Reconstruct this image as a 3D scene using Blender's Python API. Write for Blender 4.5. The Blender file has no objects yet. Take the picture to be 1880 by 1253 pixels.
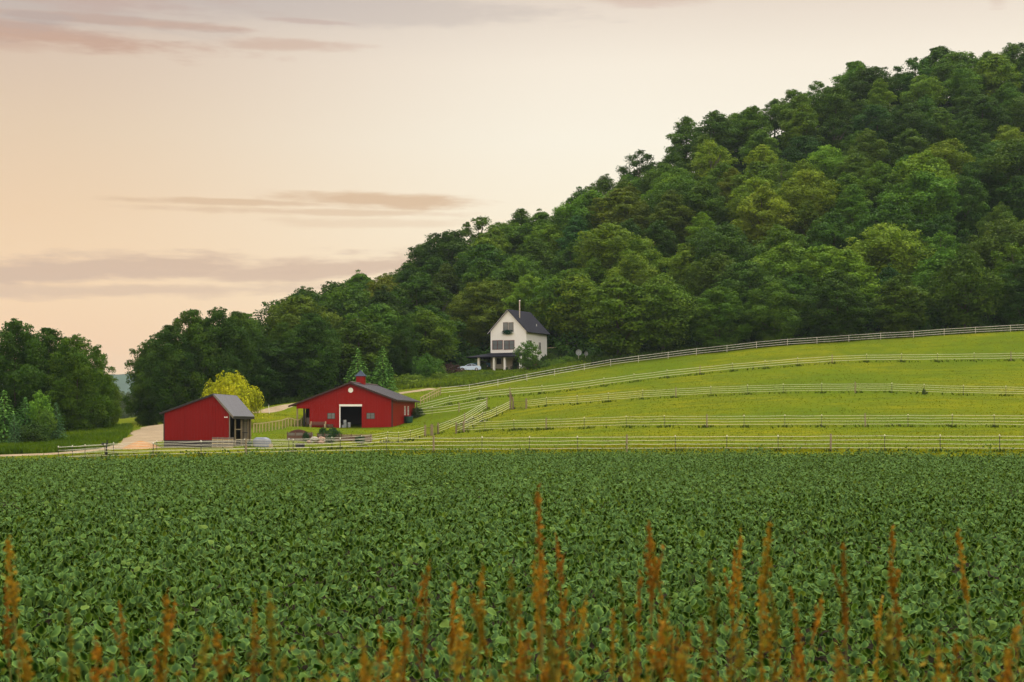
import bpy, math, random
import numpy as np
PI = math.pi
R = math.radians
sc = bpy.context.scene
COL = sc.collection
# ------------------------------------------------------------------ camera, light, exposure
HY, FP, CZ = 778.0, 2611.0, 2.6       # eye-level row of the photograph, focal length in its pixels, eye height
cam_d = bpy.data.cameras.new("camera")
cam = bpy.data.objects.new("camera", cam_d); COL.objects.link(cam)
cam.location = (0, 0, CZ); cam.rotation_euler = (PI / 2, 0, 0)
cam_d.sensor_width = 36.0; cam_d.lens = 36.0 * FP / 1880.0
cam_d.shift_y = (HY - 626.5) / 1880.0
cam_d.clip_start = 0.5; cam_d.clip_end = 9000
cam_d.dof.use_dof = True; cam_d.dof.focus_distance = 80.0; cam_d.dof.aperture_fstop = 4.2
sc.camera = cam
sc.view_settings.view_transform = 'Standard'
sc.view_settings.look = 'None'
sc.view_settings.exposure = 0.0
sc.view_settings.gamma = 1.0
sc.cycles.max_bounces = 6; sc.cycles.diffuse_bounces = 3; sc.cycles.glossy_bounces = 2
sc.cycles.transmission_bounces = 3; sc.cycles.transparent_max_bounces = 4
sc.cycles.use_adaptive_sampling = True; sc.cycles.adaptive_threshold = 0.02

SUN_EL, SUN_AZ = R(70), R(25)        # azimuth clockwise from +Y: high, a little ahead and to the right (the glow over the hill)
sun_d = bpy.data.lights.new("sun", 'SUN'); sun = bpy.data.objects.new("sun", sun_d); COL.objects.link(sun)
sun_d.energy = 4.2; sun_d.angle = R(28); sun_d.color = (1.0, 0.93, 0.82)
sun.location = (0, 0, 60)
from mathutils import Vector
sd = Vector((math.sin(SUN_AZ) * math.cos(SUN_EL), math.cos(SUN_AZ) * math.cos(SUN_EL), math.sin(SUN_EL)))
sun.rotation_euler = sd.to_track_quat('Z', 'Y').to_euler()

world = bpy.data.worlds.new("World"); sc.world = world; world.use_nodes = True
wn, wl = world.node_tree.nodes, world.node_tree.links
wn.clear()
class NT:
    """tiny helper to write node maths"""
    def __init__(s, n, l): s.n, s.l = n, l
    def put(s, sock, v):
        if v is None: return
        if isinstance(v, bpy.types.NodeSocket): s.l.new(v, sock)
        else:
            if sock.type == 'RGBA' and len(v) == 3: v = (*v, 1)
            sock.default_value = v
    def m(s, op, a, b=None, c=None, clamp=False):
        x = s.n.new('ShaderNodeMath'); x.operation = op; x.use_clamp = clamp
        s.put(x.inputs[0], a); s.put(x.inputs[1], b); s.put(x.inputs[2], c); return x.outputs[0]
    def mix(s, f, a, b, mode='MIX'):
        x = s.n.new('ShaderNodeMix'); x.data_type = 'RGBA'; x.blend_type = mode
        s.put(x.inputs[0], f); s.put(x.inputs[6], a); s.put(x.inputs[7], b); return x.outputs[2]
    def noise(s, vec, scale, detail=3, rough=.5, dist=0.0):
        x = s.n.new('ShaderNodeTexNoise'); s.put(x.inputs['Vector'], vec); x.inputs['Scale'].default_value = scale
        x.inputs['Detail'].default_value = detail; x.inputs['Roughness'].default_value = rough
        x.inputs['Distortion'].default_value = dist
        return x.outputs['Fac']
    def ramp(s, f, stops, interp='LINEAR'):
        x = s.n.new('ShaderNodeValToRGB'); s.put(x.inputs[0], f); cr = x.color_ramp; cr.interpolation = interp
        while len(cr.elements) > 1: cr.elements.remove(cr.elements[-1])
        cr.elements[0].position = stops[0][0]; cr.elements[0].color = (*stops[0][1], 1)
        for p, c in stops[1:]:
            e = cr.elements.new(p); e.color = (*c, 1)
        return x.outputs[0]
    def rng(s, v, a, b, c=0.0, d=1.0, smooth=True):
        x = s.n.new('ShaderNodeMapRange'); x.interpolation_type = 'SMOOTHSTEP' if smooth else 'LINEAR'
        for i, q in enumerate((v, a, b, c, d)): s.put(x.inputs[i], q)
        return x.outputs[0]
    def comb(s, x, y, z):
        q = s.n.new('ShaderNodeCombineXYZ'); s.put(q.inputs[0], x); s.put(q.inputs[1], y); s.put(q.inputs[2], z); return q.outputs[0]
def srgb(r, g, b):
    f = lambda c: (c / 255 / 12.92) if c / 255 <= .04045 else ((c / 255 + .055) / 1.055) ** 2.4
    return (f(r), f(g), f(b))
w = NT(wn, wl)
tc = wn.new('ShaderNodeTexCoord'); sx = wn.new('ShaderNodeSeparateXYZ'); wl.new(tc.outputs['Generated'], sx.inputs[0])
az = w.m('ARCTAN2', sx.outputs[0], sx.outputs[1]); el = w.m('ARCSINE', sx.outputs[2])
# evening sky: gradient over elevation, warmer and duller to the left, glowing above the hill
def erow(py): return math.atan((HY - py) / FP)
def elpos(e): return (e + .1) / (1.6)
elf = w.rng(el, -.1, 1.5, 0, 1, False)
left = w.ramp(elf, [(elpos(0), srgb(246, 204, 150)), (elpos(erow(640)), srgb(250, 208, 164)), (elpos(erow(540)), srgb(249, 215, 174)),
                    (elpos(erow(400)), srgb(240, 208, 171)), (elpos(erow(260)), srgb(230, 204, 174)), (elpos(erow(120)), srgb(218, 195, 174)),
                    (elpos(erow(0)), srgb(196, 184, 178)), (elpos(.55), srgb(200, 196, 198)), (1, srgb(215, 220, 228))])
right = w.ramp(elf, [(elpos(0), srgb(252, 226, 186)), (elpos(erow(640)), srgb(252, 228, 190)), (elpos(erow(420)), srgb(255, 243, 217)),
                     (elpos(erow(260)), srgb(253, 245, 226)), (elpos(erow(120)), srgb(249, 238, 220)),
                     (elpos(erow(0)), srgb(232, 217, 201)), (elpos(.55), srgb(214, 208, 206)), (1, srgb(215, 220, 228))])
sky0 = w.mix(w.rng(az, -.36, .10), left, right)
# clouds: thin bands, each a stretched noisy ellipse on the sky
vec = w.comb(w.m('MULTIPLY', az, 9.0), w.m('MULTIPLY', el, 70.0), 0)
vec2 = w.comb(w.m('MULTIPLY', az, 30.0), w.m('MULTIPLY', el, 150.0), 3.0)
n1 = w.noise(vec, 1.0, 5, .55); n2 = w.noise(vec2, 1.0, 4, .6)
def azc(px): return math.atan((px - 940) / FP)
def blob(px, py, wx, wy, tilt=0.0, amp=1.0):
    a = w.m('DIVIDE', w.m('SUBTRACT', az, azc(px)), wx / FP)
    t = w.m('MULTIPLY', w.m('SUBTRACT', az, azc(px)), tilt)
    b = w.m('DIVIDE', w.m('SUBTRACT', w.m('SUBTRACT', el, erow(py)), t), wy / FP)
    d = w.m('SQRT', w.m('ADD', w.m('MULTIPLY', a, a), w.m('MULTIPLY', b, b)))
    d = w.m('ADD', d, w.m('MULTIPLY', w.m('SUBTRACT', n1, .5), 1.6))
    d = w.m('ADD', d, w.m('MULTIPLY', w.m('SUBTRACT', n2, .5), 1.3))
    return w.m('MULTIPLY', w.rng(d, 1.15, .35), amp)
def layer(base, blobs, col):
    f = blobs[0]
    for b in blobs[1:]: f = w.m('MAXIMUM', f, b)
    return w.mix(f, base, col)
sky0 = layer(sky0, [blob(60, 512, 760, 30, .05, .85), blob(560, 500, 330, 20, .06, .8), blob(120, 545, 560, 16, .03, .6)], srgb(212, 182, 158))
sky0 = layer(sky0, [blob(690, 370, 230, 16, -.02, .85), blob(430, 379, 240, 7, 0, .7), blob(560, 394, 320, 8, 0, .55), blob(640, 412, 250, 12, 0, .3)], srgb(218, 184, 148))
sky0 = layer(sky0, [blob(20, 98, 420, 22, -.04, .85), blob(190, 66, 280, 9, 0, .7), blob(540, 90, 140, 14, .03, .5), blob(0, 115, 160, 22, 0, .5)], srgb(200, 163, 142))
sky0 = layer(sky0, [blob(90, 18, 360, 30, -.03, .7), blob(1180, 2, 150, 16, 0, .45), blob(1740, 14, 70, 14, -.1, .55), blob(560, 47, 90, 5, -.02, .5), blob(1830, 38, 22, 18, 0, .3)], srgb(205, 172, 156))
sky0 = layer(sky0, [blob(60, 70, 90, 14, 0, .6), blob(500, 20, 600, 40, 0, .35), blob(-100, 50, 500, 60, 0, .35)], srgb(182, 170, 166))
nish = wn.new('ShaderNodeTexSky'); nish.sky_type = 'NISHITA'; nish.sun_disc = False
nish.sun_elevation = SUN_EL; nish.sun_rotation = SUN_AZ; nish.dust_density = 3.0
nsc = w.mix(1.0, nish.outputs[0], (.10, .085, .07), 'MULTIPLY')
# added brightness in the unseen sky behind the photographer, to fill building fronts
back = w.m('MULTIPLY', w.rng(w.m('ABSOLUTE', az), 1.2, 2.4), w.rng(el, .0, .3)); back = w.m('ADD', 1.0, w.m('MULTIPLY', back, 2.2))
sky0 = w.mix(1.0, sky0, w.comb(back, back, back), 'MULTIPLY')
skyc = w.mix(w.rng(el, .32, 1.0, .0, .5), sky0, nsc)   # open Nishita sky overhead behind the evening haze
bg = wn.new('ShaderNodeBackground'); wl.new(skyc, bg.inputs[0]); bg.inputs[1].default_value = 1.0
wo = wn.new('ShaderNodeOutputWorld'); wl.new(bg.outputs[0], wo.inputs[0])

# ------------------------------------------------------------------ helpers
rs = np.random.RandomState
def P(px, py, d): return ((px - 940) / FP * d, d, CZ + (HY - py) / FP * d)
class MB:
    def __init__(s): s.v = []; s.f = []
    def add(s, vs, fs):
        o = len(s.v); s.v += [tuple(map(float, q)) for q in vs]; s.f += [tuple(i + o for i in f) for f in fs]; return s
    def box(s, x0, x1, y0, y1, z0, z1):
        return s.add([(x0,y0,z0),(x1,y0,z0),(x1,y1,z0),(x0,y1,z0),(x0,y0,z1),(x1,y0,z1),(x1,y1,z1),(x0,y1,z1)],
                     [(0,3,2,1),(4,5,6,7),(0,1,5,4),(1,2,6,5),(2,3,7,6),(3,0,4,7)])
    def prism(s, pts, axis, a0, a1):
        """polygon in the two other axes, extruded along axis from a0 to a1"""
        n = len(pts); vs = []
        for a in (a0, a1):
            for p, q in pts:
                vs.append({'x': (a, p, q), 'y': (p, a, q), 'z': (p, q, a)}[axis])
        return s.add(vs, [tuple(range(n)), tuple(range(2 * n - 1, n - 1, -1))] + [(i, (i + 1) % n, n + (i + 1) % n, n + i) for i in range(n)])
    def tube(s, pts, rads, n=6, cap=True):
        pts = [Vector(p) for p in pts]
        if not hasattr(rads, '__len__'): rads = [rads] * len(pts)
        vs = []
        for i, p in enumerate(pts):
            d = (pts[min(i + 1, len(pts) - 1)] - pts[max(i - 1, 0)]).normalized()
            u = d.cross(Vector((0, 0, 1)) if abs(d.z) < .9 else Vector((1, 0, 0))).normalized(); w_ = d.cross(u)
            for k in range(n):
                a = 2 * PI * k / n; vs.append(p + (u * math.cos(a) + w_ * math.sin(a)) * rads[i])
        fs = [(i * n + k, i * n + (k + 1) % n, (i + 1) * n + (k + 1) % n, (i + 1) * n + k) for i in range(len(pts) - 1) for k in range(n)]
        if cap: fs += [tuple(range(n - 1, -1, -1)), tuple((len(pts) - 1) * n + k for k in range(n))]
        return s.add(vs, fs)
    def beam(s, p0, p1, wd, ht):
        p0, p1 = Vector(p0), Vector(p1); d = (p1 - p0).normalized()
        u = d.cross(Vector((0, 0, 1)) if abs(d.z) < .95 else Vector((1, 0, 0))).normalized() * wd / 2; w_ = d.cross(u).normalized() * ht / 2
        vs = [p + a * u + b * w_ for p in (p0, p1) for a, b in ((-1,-1),(1,-1),(1,1),(-1,1))]
        return s.add(vs, [(0,3,2,1),(4,5,6,7),(0,1,5,4),(1,2,6,5),(2,3,7,6),(3,0,4,7)])
    def lathe(s, prof, n=16, c=(0, 0, 0)):
        vs = [(c[0] + r * math.cos(2*PI*k/n), c[1] + r * math.sin(2*PI*k/n), c[2] + z) for r, z in prof for k in range(n)]
        m = len(prof)
        fs = [(i*n+k, i*n+(k+1) % n, (i+1)*n+(k+1) % n, (i+1)*n+k) for i in range(m-1) for k in range(n)]
        fs += [tuple(range(n-1, -1, -1)), tuple((m-1)*n+k for k in range(n))]
        return s.add(vs, fs)
    def build(s, name, mat, parent=None, smooth=False, color=None):
        me = bpy.data.meshes.new(name); me.from_pydata(s.v, [], s.f); me.update()
        if smooth: me.polygons.foreach_set('use_smooth', [True] * len(me.polygons))
        return link(name, me, mat, parent, color)
def link(name, me, mat, parent=None, color=None):
    o = bpy.data.objects.new(name, me); COL.objects.link(o)
    if mat and not me.materials: me.materials.append(mat)
    if parent: o.parent = parent
    if color: o.color = (*color, 1)
    return o
def np_mesh(name, V, Fq, val=None, extra=None):
    """V (n,3), Fq (m,k) faces of equal size; val: per-vertex float attribute 'v'"""
    me = bpy.data.meshes.new(name); m, k = Fq.shape
    me.vertices.add(len(V)); me.vertices.foreach_set('co', np.ascontiguousarray(V, dtype=np.float32).ravel())
    me.loops.add(m * k); me.loops.foreach_set('vertex_index', np.ascontiguousarray(Fq, dtype=np.int32).ravel())
    me.polygons.add(m); me.polygons.foreach_set('loop_start', np.arange(0, m * k, k, dtype=np.int32))
    me.update(calc_edges=True)
    for nm, arr in ((('v', val),) + tuple((extra or {}).items())):
        if arr is not None:
            a = me.attributes.new(nm, 'FLOAT', 'POINT'); a.data.foreach_set('value', np.ascontiguousarray(arr, dtype=np.float32))
    return me
def tag(o, label=None, cat=None, group=None, kind=None):
    if label: o['label'] = label
    if cat: o['category'] = cat
    if group: o['group'] = group
    if kind: o['kind'] = kind
    return o
def thing(name, label, cat, loc=(0, 0, 0), rz=0.0, group=None):
    o = bpy.data.objects.new(name, None); COL.objects.link(o); o.location = loc; o.rotation_euler = (0, 0, rz)
    o.empty_display_size = .3
    return tag(o, label, cat, group)
def dup(root, loc=None, rz=None, scale=None, label=None, group=None):
    def cp(o, par):
        c = o.copy(); COL.objects.link(c); c.parent = par
        for ch in list(o.children): cp(ch, c)
        return c
    r = cp(root, None)
    if loc is not None: r.location = loc
    if rz is not None: r.rotation_euler = (0, 0, rz)
    if scale is not None: r.scale = scale
    if label: r['label'] = label
    if group: r['group'] = group
    return r

# ------------------------------------------------------------------ materials
def newmat(name):
    m = bpy.data.materials.new(name); m.use_nodes = True; n, l = m.node_tree.nodes, m.node_tree.links; n.clear()
    o = n.new('ShaderNodeOutputMaterial'); return m, NT(n, l), o
def pbsdf(t, col, rough=.6, spec=.3, metal=0.0, normal=None):
    b = t.n.new('ShaderNodeBsdfPrincipled'); t.put(b.inputs['Base Color'], col); t.put(b.inputs['Roughness'], rough)
    b.inputs['Specular IOR Level'].default_value = spec; b.inputs['Metallic'].default_value = metal
    if normal is not None: t.l.new(normal, b.inputs['Normal'])
    return b.outputs[0]
def objco(t): return t.n.new('ShaderNodeTexCoord').outputs['Object']
def sep(t, v):
    s = t.n.new('ShaderNodeSeparateXYZ'); t.l.new(v, s.inputs[0]); return s.outputs
def bump(t, h, strength=.5, dist=.02):
    b = t.n.new('ShaderNodeBump'); b.inputs['Strength'].default_value = strength; b.inputs['Distance'].default_value = dist
    t.l.new(h, b.inputs['Height']); return b.outputs[0]
def plain(name, col, rough=.7, spec=.25, var=.25, scale=2.0, metal=0.0, dirt=None):
    m, t, o = newmat(name); c = objco(t)
    n = t.noise(c, scale, 5, .6)
    k = t.m('ADD', t.m('MULTIPLY', n, 2 * var), 1 - var)
    cc = t.mix(1.0, col, t.comb(k, k, k), 'MULTIPLY')
    if dirt: cc = t.mix(t.rng(t.noise(c, scale * .35, 4, .6), .5, .75, 0, .6), cc, dirt)
    t.l.new(pbsdf(t, cc, rough, spec, metal), o.inputs[0]); return m
def siding(name, col, pitch, vertical=True, depth=.02, rough=.5, var=.12, streak=None):
    """ribbed metal or lap boards: real relief from the object's own coordinates"""
    m, t, o = newmat(name); c = objco(t); s = sep(t, c)
    geo = t.n.new('ShaderNodeNewGeometry')
    if vertical: x = t.m('ADD', s[0], s[1])
    else: x = s[2]
    fr = t.m('FRACT', t.m('DIVIDE', x, pitch))
    if vertical: h = t.m('MAXIMUM', t.rng(fr, .0, .12, 1, 0), t.rng(fr, .88, 1, 0, 1))
    else: h = t.m('SUBTRACT', 1.0, fr)
    vs = t.comb(t.m('MULTIPLY', t.m('ADD', s[0], s[1]), 3.0), 0, t.m('MULTIPLY', s[2], .25))
    n = t.noise(vs, 1.0, 4, .6); n2 = t.noise(c, .5, 4, .6); cell = t.noise(t.comb(t.m('FLOOR', t.m('DIVIDE', x, pitch)), 0, 0), 7.3, 0)
    k = t.m('ADD', t.m('ADD', t.m('MULTIPLY', n, var * 1.4), t.m('MULTIPLY', n2, var)), t.m('ADD', t.m('MULTIPLY', cell, var * .8), 1 - var * 1.6))
    cc = t.mix(1.0, col, t.comb(k, k, k), 'MULTIPLY')
    if streak: cc = t.mix(t.rng(n, .55, .8, 0, .35), cc, streak)
    t.l.new(pbsdf(t, cc, rough, .12, 0, bump(t, h, .9, depth)), o.inputs[0]); return m
def leafmat(name, lo=.75, hi=1.3, trans=.28, big=.35, tint=None, rough=.55):
    """foliage: the tree's own colour (object colour), lighter and darker clumps and leaves"""
    m, t, o = newmat(name)
    oi = t.n.new('ShaderNodeObjectInfo'); a = t.n.new('ShaderNodeAttribute'); a.attribute_name = 'v'
    k = t.rng(a.outputs['Fac'], 0, 1, lo, hi, False)
    nz = t.noise(objco(t), big, 3, .6)
    k = t.m('MULTIPLY', k, t.rng(nz, .3, .7, .72, 1.28, False))
    c = t.mix(1.0, oi.outputs['Color'], t.comb(k, k, t.m('MULTIPLY', k, .9)), 'MULTIPLY')
    hv = t.n.new('ShaderNodeHueSaturation'); t.put(hv.inputs['Hue'], t.rng(nz, .3, .7, .515, .485, False)); t.l.new(c, hv.inputs['Color']); c = hv.outputs[0]
    p = pbsdf(t, c, rough, .04)
    tr = t.n.new('ShaderNodeBsdfTranslucent'); t.l.new(t.mix(.5, c, (.25, .32, .03), 'MULTIPLY') if tint else c, tr.inputs[0])
    mx = t.n.new('ShaderNodeMixShader'); mx.inputs[0].default_value = trans; t.l.new(p, mx.inputs[1]); t.l.new(tr.outputs[0], mx.inputs[2])
    t.l.new(mx.outputs[0], o.inputs[0]); return m
M = {}
M['red'] = siding('red_ribbed_metal', (.27, .010, .007), .30, True, .02, .5, .12, (.28, .02, .02))
M['red_dark'] = siding('shed_red_metal', (.215, .008, .007), .30, True, .02, .5, .12, (.2, .012, .012))
M['roof_dark'] = siding('dark_ribbed_roof', (.048, .045, .052), .45, True, .03, .45, .15)
M['roof_grey'] = siding('grey_metal_roof', (.13, .13, .145), .40, True, .03, .5, .2, (.2, .17, .15))
M['band'] = plain('dark_board_band', (.035, .03, .03), .8)
M['trim_dark'] = plain('dark_trim', (.05, .025, .022), .6)
M['white'] = plain('white_paint', (.85, .83, .77), .6, .3, .06)
M['house'] = siding('white_lap_siding', (.88, .86, .79), .16, False, .015, .6, .06)
M['shingle'] = siding('charcoal_shingle', (.014, .015, .023), .22, False, .02, .8, .3)
M['black'] = plain('black_plastic', (.012, .012, .013), .5)
M['interior'] = plain('dark_interior_boards', (.03, .026, .022), .9)
M['greywood'] = siding('weathered_grey_boards', (.19, .165, .135), .2, True, .01, .85, .3)
M['wood'] = plain('weathered_wood', (.26, .205, .13), .85, .1, .3, 3)
M['palewood'] = plain('pale_new_wood', (.42, .33, .19), .8, .1, .25, 3)
M['brownwood'] = plain('brown_wood', (.15, .085, .06), .8, .1, .35, 4)
M['rope'] = plain('white_fence_tape', (.68, .65, .54), .6, .2, .08)
M['tpost'] = plain('dark_steel_post', (.06, .055, .04), .7)
M['wpost'] = plain('pale_fibre_post', (.5, .48, .38), .7)
M['glass'] = plain('window_glass', (.16, .18, .18), .12, .6, .3, 1.2)
M['darkglass'] = plain('dark_glass', (.02, .022, .025), .1, .6, .3, 1.2)
M['redframe'] = plain('dark_red_frame', (.12, .02, .022), .5)
M['brownframe'] = plain('brown_frame', (.06, .04, .032), .6)
M['steel'] = plain('galvanised_pipe', (.5, .44, .36), .35, .5, .12, 2, .4)
M['concrete'] = plain('concrete', (.38, .35, .30), .85)
M['tarp'] = plain('blue_grey_tarp', (.19, .21, .27), .5, .3, .25, 2)
M['dish'] = plain('grey_dish', (.30, .33, .33), .5)
M['brick'] = plain('rusty_brick', (.20, .09, .06), .9, .1, .5, 6)
M['carblue'] = plain('pale_blue_car_paint', (.52, .64, .78), .25, .6, .04)
M['carteal'] = plain('teal_car_paint', (.04, .14, .20), .25, .6, .05)
M['rubber'] = plain('rubber', (.015, .015, .015), .8)
M['rim'] = plain('alloy_rim', (.35, .36, .38), .35, .5, .1, 2, .6)
M['green_plastic'] = plain('dark_green_plastic', (.015, .07, .045), .5)
M['stone'] = plain('reddish_field_stone', (.34, .22, .16), .9, .1, .4, 3)
M['mulch'] = plain('brown_mulch', (.055, .026, .018), .95, .05, .5, 5)
M['bark'] = plain('tree_bark', (.09, .075, .055), .9, .1, .4, 3)
M['palebark'] = plain('pale_bark', (.13, .115, .09), .9, .1, .3, 3)
M['bluecup'] = plain('blue_grey_metal', (.03, .045, .075), .4)
M['leaf'] = leafmat('tree_leaves')
M['needle'] = leafmat('conifer_needles', .7, 1.25, .12)
M['willow'] = leafmat('willow_leaves', .6, 1.35, .35)
M['weed'] = leafmat('weed_leaves', .7, 1.3, .3, .5)
M['seed'] = leafmat('rusty_seed_heads', .55, 1.4, .35, 6.0)
# ------------------------------------------------------------------ the lie of the land
# fence lines: (photo column, photo row of the foot, distance in metres, post kind)
F1 = [(107,846,146,'t'),(193,843,140,'t'),(281,841,136,'t'),(369,838.5,133,'t'),(452,837,131.5,'w'),(538.5,835.5,131,'t'),(625,834,130.5,'t'),(709.5,832.5,130,'t'),
      (796,832,130,'w'),(884.5,831.5,130,'t'),(972,831,130,'t'),(1060.5,830.5,130,'t'),(1150.5,830,129.5,'w'),(1240,829.5,129,'t'),(1334,829.5,128,'t'),(1428.7,829.5,127,'t'),
      (1525,829.5,125.5,'w'),(1624,829.5,124,'t'),(1726,830,122,'t'),(1835,830.5,120,'t'),(1950,831,118,'t'),(2070,832,116,'w')]
FB = [(107,846,146,'t'),(133,844,147,'t'),(156,842,148,'t'),(208,838,151,'t'),(288,835.5,155,'t'),(369,833.5,157,'t'),(449,831,159,'t'),(530,829,161,'t'),(609,825.5,167,'t'),(664,821,182,'t'),
      (712,816.6,192,'t'),(732,814,195,'t'),(753,811,199,'t'),(779.5,801.5,206,'w')]
F2 = [(852,793.5,205,'w'),(890,792,200,'t'),(943.6,790.5,193,'t'),(1002.5,789.4,183,'w'),(1073,787.5,180,'t'),(1150,785.5,176,'t'),(1220,785,173,'t'),(1297.8,785,170,'w'),(1366,785,169,'t'),(1440.6,784.5,168,'t'),
      (1508.5,784.5,167,'t'),(1588.8,784,166,'w'),(1666.7,784,165.5,'t'),(1748,784,165,'t'),(1825,784.7,164,'t'),(1905,785,163,'t'),(1990,785.5,162,'t')]
F3 = [(967,750.6,226,'w'),(1003,746,224,'t'),(1059.5,743.4,222,'t'),(1117,738.5,220,'t'),(1180,733.5,218,'t'),(1241,730.5,216,'w'),(1305,727,214,'t'),(1372.7,724.8,212,'t'),(1438,723,210,'t'),(1508.5,722,208,'t'),
      (1570,721.5,207,'w'),(1637,721.5,206,'t'),(1696.5,724,205,'t'),(1769,726,204,'t'),(1847,727.5,203,'t'),(1930,729,202,'t')]
F4 = [(765,757,236,'w'),(825.5,743,238,'t'),(881,733,239,'t'),(936,728,240,'w'),(994.7,723.5,242,'t'),(1050.3,717.5,243,'t'),(1108.6,709.5,244,'t'),(1164,702,245,'t'),(1224.7,694.5,246,'t'),(1285,688,247,'w'),(1344.5,682,248,'t'),
      (1404.5,677,249,'t'),(1464.6,672,250,'t'),(1528,667.7,250,'w'),(1591,665.5,250,'t'),(1655,664.8,249,'t'),(1721,664.3,248,'t'),(1788.5,663.3,247,'t'),(1856,662.4,246,'w'),(1930,661.5,245,'t')]
F5 = [(808.5,725.5,252,'w'),(861.7,719.8,257,'p'),(914,710,261,'p'),(967.4,699.5,264,'p'),(1018,690.5,266,'p'),(1072.7,681,268,'p'),(1121,672.5,269,'p'),(1172,665.8,270,'p'),(1226.6,659,271,'p'),(1278.6,652.3,272,'p'),(1334.6,646.7,273,'p'),
      (1389,640,273,'p'),(1445.7,635,273,'p'),(1500,631.8,272,'p'),(1558.5,627.8,272,'p'),(1617,623.8,272,'p'),(1677,620.6,271,'p'),(1733.5,616.4,271,'p'),(1791,613,270,'p'),(1855,609.7,270,'p'),(1925,606,269,'p')]
FU = [(894,746,233,'w'),(842.6,757,232,'w'),(793.6,763,233,'t'),(764,766,234,'w')]
FL1 = [(805,796,208,'w'),(853,777,216,'w'),(894,750.6,231,'w')]
FL2 = [(837,797,206,'w'),(867,784,212,'t'),(886,775,216,'t'),(911.7,765,222,'t'),(937,752,228,'w')]
FS = [(466,795,205,'s'),(482,794,206,'s'),(500,791,208,'s'),(518.5,787,210,'s'),(534.5,783,216,'s'),(553,777,222,'s'),(575,766,236,'s')]
FH = [(772,744,240,'s'),(784,738,243,'s'),(793,733,246,'s'),(801,729,249,'s'),(808.5,725.5,252,'s')]
cps = []
for L in (F1, F2, F3, F4, F5, FU, FL2, FH):
    cps += [q[:3] for q in L]
cps += [q[:3] for q in FB[3::2]] + [(779.5,801.5,206), (853,777,216)] + [q[:3] for q in FS[::2]]
cps += [(295,822,165),(424,821.6,164),(465,818,175),(330,815,176),(200,826,162),(255,824,166),   # shed, mound
        (0,838,155),(-150,842,156),(110,832,160),(0,822,180),(-150,824,182),(100,812,186),(180,800,200),(235,786,235),(300,787,228),(240,795,205),(270,783,262),(330,780,262),(230,779,330),(100,780,300),(-150,800,262),(0,783,262),
        (535,788,219),(644,786,220),(725,784,219),(765,779,236),(580,781,238),(500,806,190),(600,806,195),(700,806,195),
        (470,760,236),(540,746,246),(600,740,250),(700,728,254),(740,722,256),(795,714,262),
        (740,712,268),(800,700,274),(840,690,282),(840,683,288),(900,683,288),(955,683,287),(985,672,291),(1003,658,297),(915,660,300),(800,686,290),(1060,668,283),(1060,662,295),
        (600,735,262),(500,745,262),(440,760,258),(380,775,256),(1005,706,252)]
for px, s, b, db, dr in [(1880,88,612,284,440),(1700,112,617,284,432),(1550,152,625,284,426),(1400,178,636,284,420),(1270,243,648,283,408),(1200,288,654,282,402),(1080,348,664,285,392),(975,402,655,305,386),(860,426,684,300,380),
                         (765,466,700,292,370),(680,512,716,282,360),(600,522,730,276,350),(500,562,740,272,345),(440,602,752,268,335)]:
    zr = CZ + (HY - s) / FP * dr - 12.8; zb = CZ + (HY - b) / FP * db
    for t in (0.0, .33, .67, 1.0):
        d = db + (dr - db) * t; z = zb + (zr - zb) * t
        cps.append((px, HY - (z - CZ) * FP / d, d))
    cps.append((px, HY - (zr - 6 - CZ) * FP / (dr + 50), dr + 50)); cps.append((px, HY - (zr * .55 - CZ) * FP / (dr + 130), dr + 130))
cps += [(330,776,330),(250,775,420),(0,775,420),(-100,775,500),(400,770,420),(250,774,560)]
C = np.array([P(*c) for c in cps])
_, keep = np.unique(np.round(C[:, :2], 1), axis=0, return_index=True); C = C[keep]
TS = 60.0
def _U(r2): return np.where(r2 > 1e-12, .5 * r2 * np.log(np.maximum(r2, 1e-12)), 0)
q = C[:, :2] / TS; nC = len(q)
K = _U(((q[:, None] - q[None]) ** 2).sum(-1)) + np.eye(nC) * 4e-4
A = np.zeros((nC + 3, nC + 3)); A[:nC, :nC] = K; A[:nC, nC] = 1; A[:nC, nC+1:] = q; A[nC, :nC] = 1; A[nC+1:, :nC] = q.T
WT = np.linalg.solve(A, np.r_[C[:, 2], 0, 0, 0])
def tps(x, y):
    x = np.asarray(x, float).ravel(); y = np.asarray(y, float).ravel(); out = np.empty(len(x))
    for i in range(0, len(x), 20000):
        p = np.stack([x[i:i+20000], y[i:i+20000]], 1) / TS
        out[i:i+20000] = _U(((p[:, None] - q[None]) ** 2).sum(-1)) @ WT[:nC] + WT[nC] + p @ WT[nC+1:]
    return out
def sstep(a, b, x):
    t = np.clip((x - a) / (b - a), 0, 1); return t * t * (3 - 2 * t)
f1x = np.array([P(*a[:3])[0] for a in F1]); f1y = np.array([a[2] for a in F1], float)
def edge_y(x): return np.interp(x, f1x, f1y)                 # the line of the front fence
def T0(x, y):
    x = np.asarray(x, float); y = np.asarray(y, float)
    xc = np.clip(x, -105, 175); yc = np.clip(y, 112, 520)
    z = tps(xc, yc).reshape(x.shape)
    dip = -.9 * sstep(-8, -42, x)                            # the field falls a little to the left
    fld = -.62 + dip * sstep(60, 140, y)
    k = sstep(0, 1, (y - (edge_y(x) - 7)) / 5.5)
    z = fld * (1 - k) + z * k
    z = z + (1.05 + .9) * (1 - sstep(1.5, 10.5, y)) * .78    # the bank the photographer stands on
    far = sstep(500, 800, y)
    z = z * (1 - far) + 1.2 * far
    side = 1 - sstep(-105, -170, x) * 1.0
    z = z * side + 1.2 * (1 - side) * (y > 112) + z * 0
    return z
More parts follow.
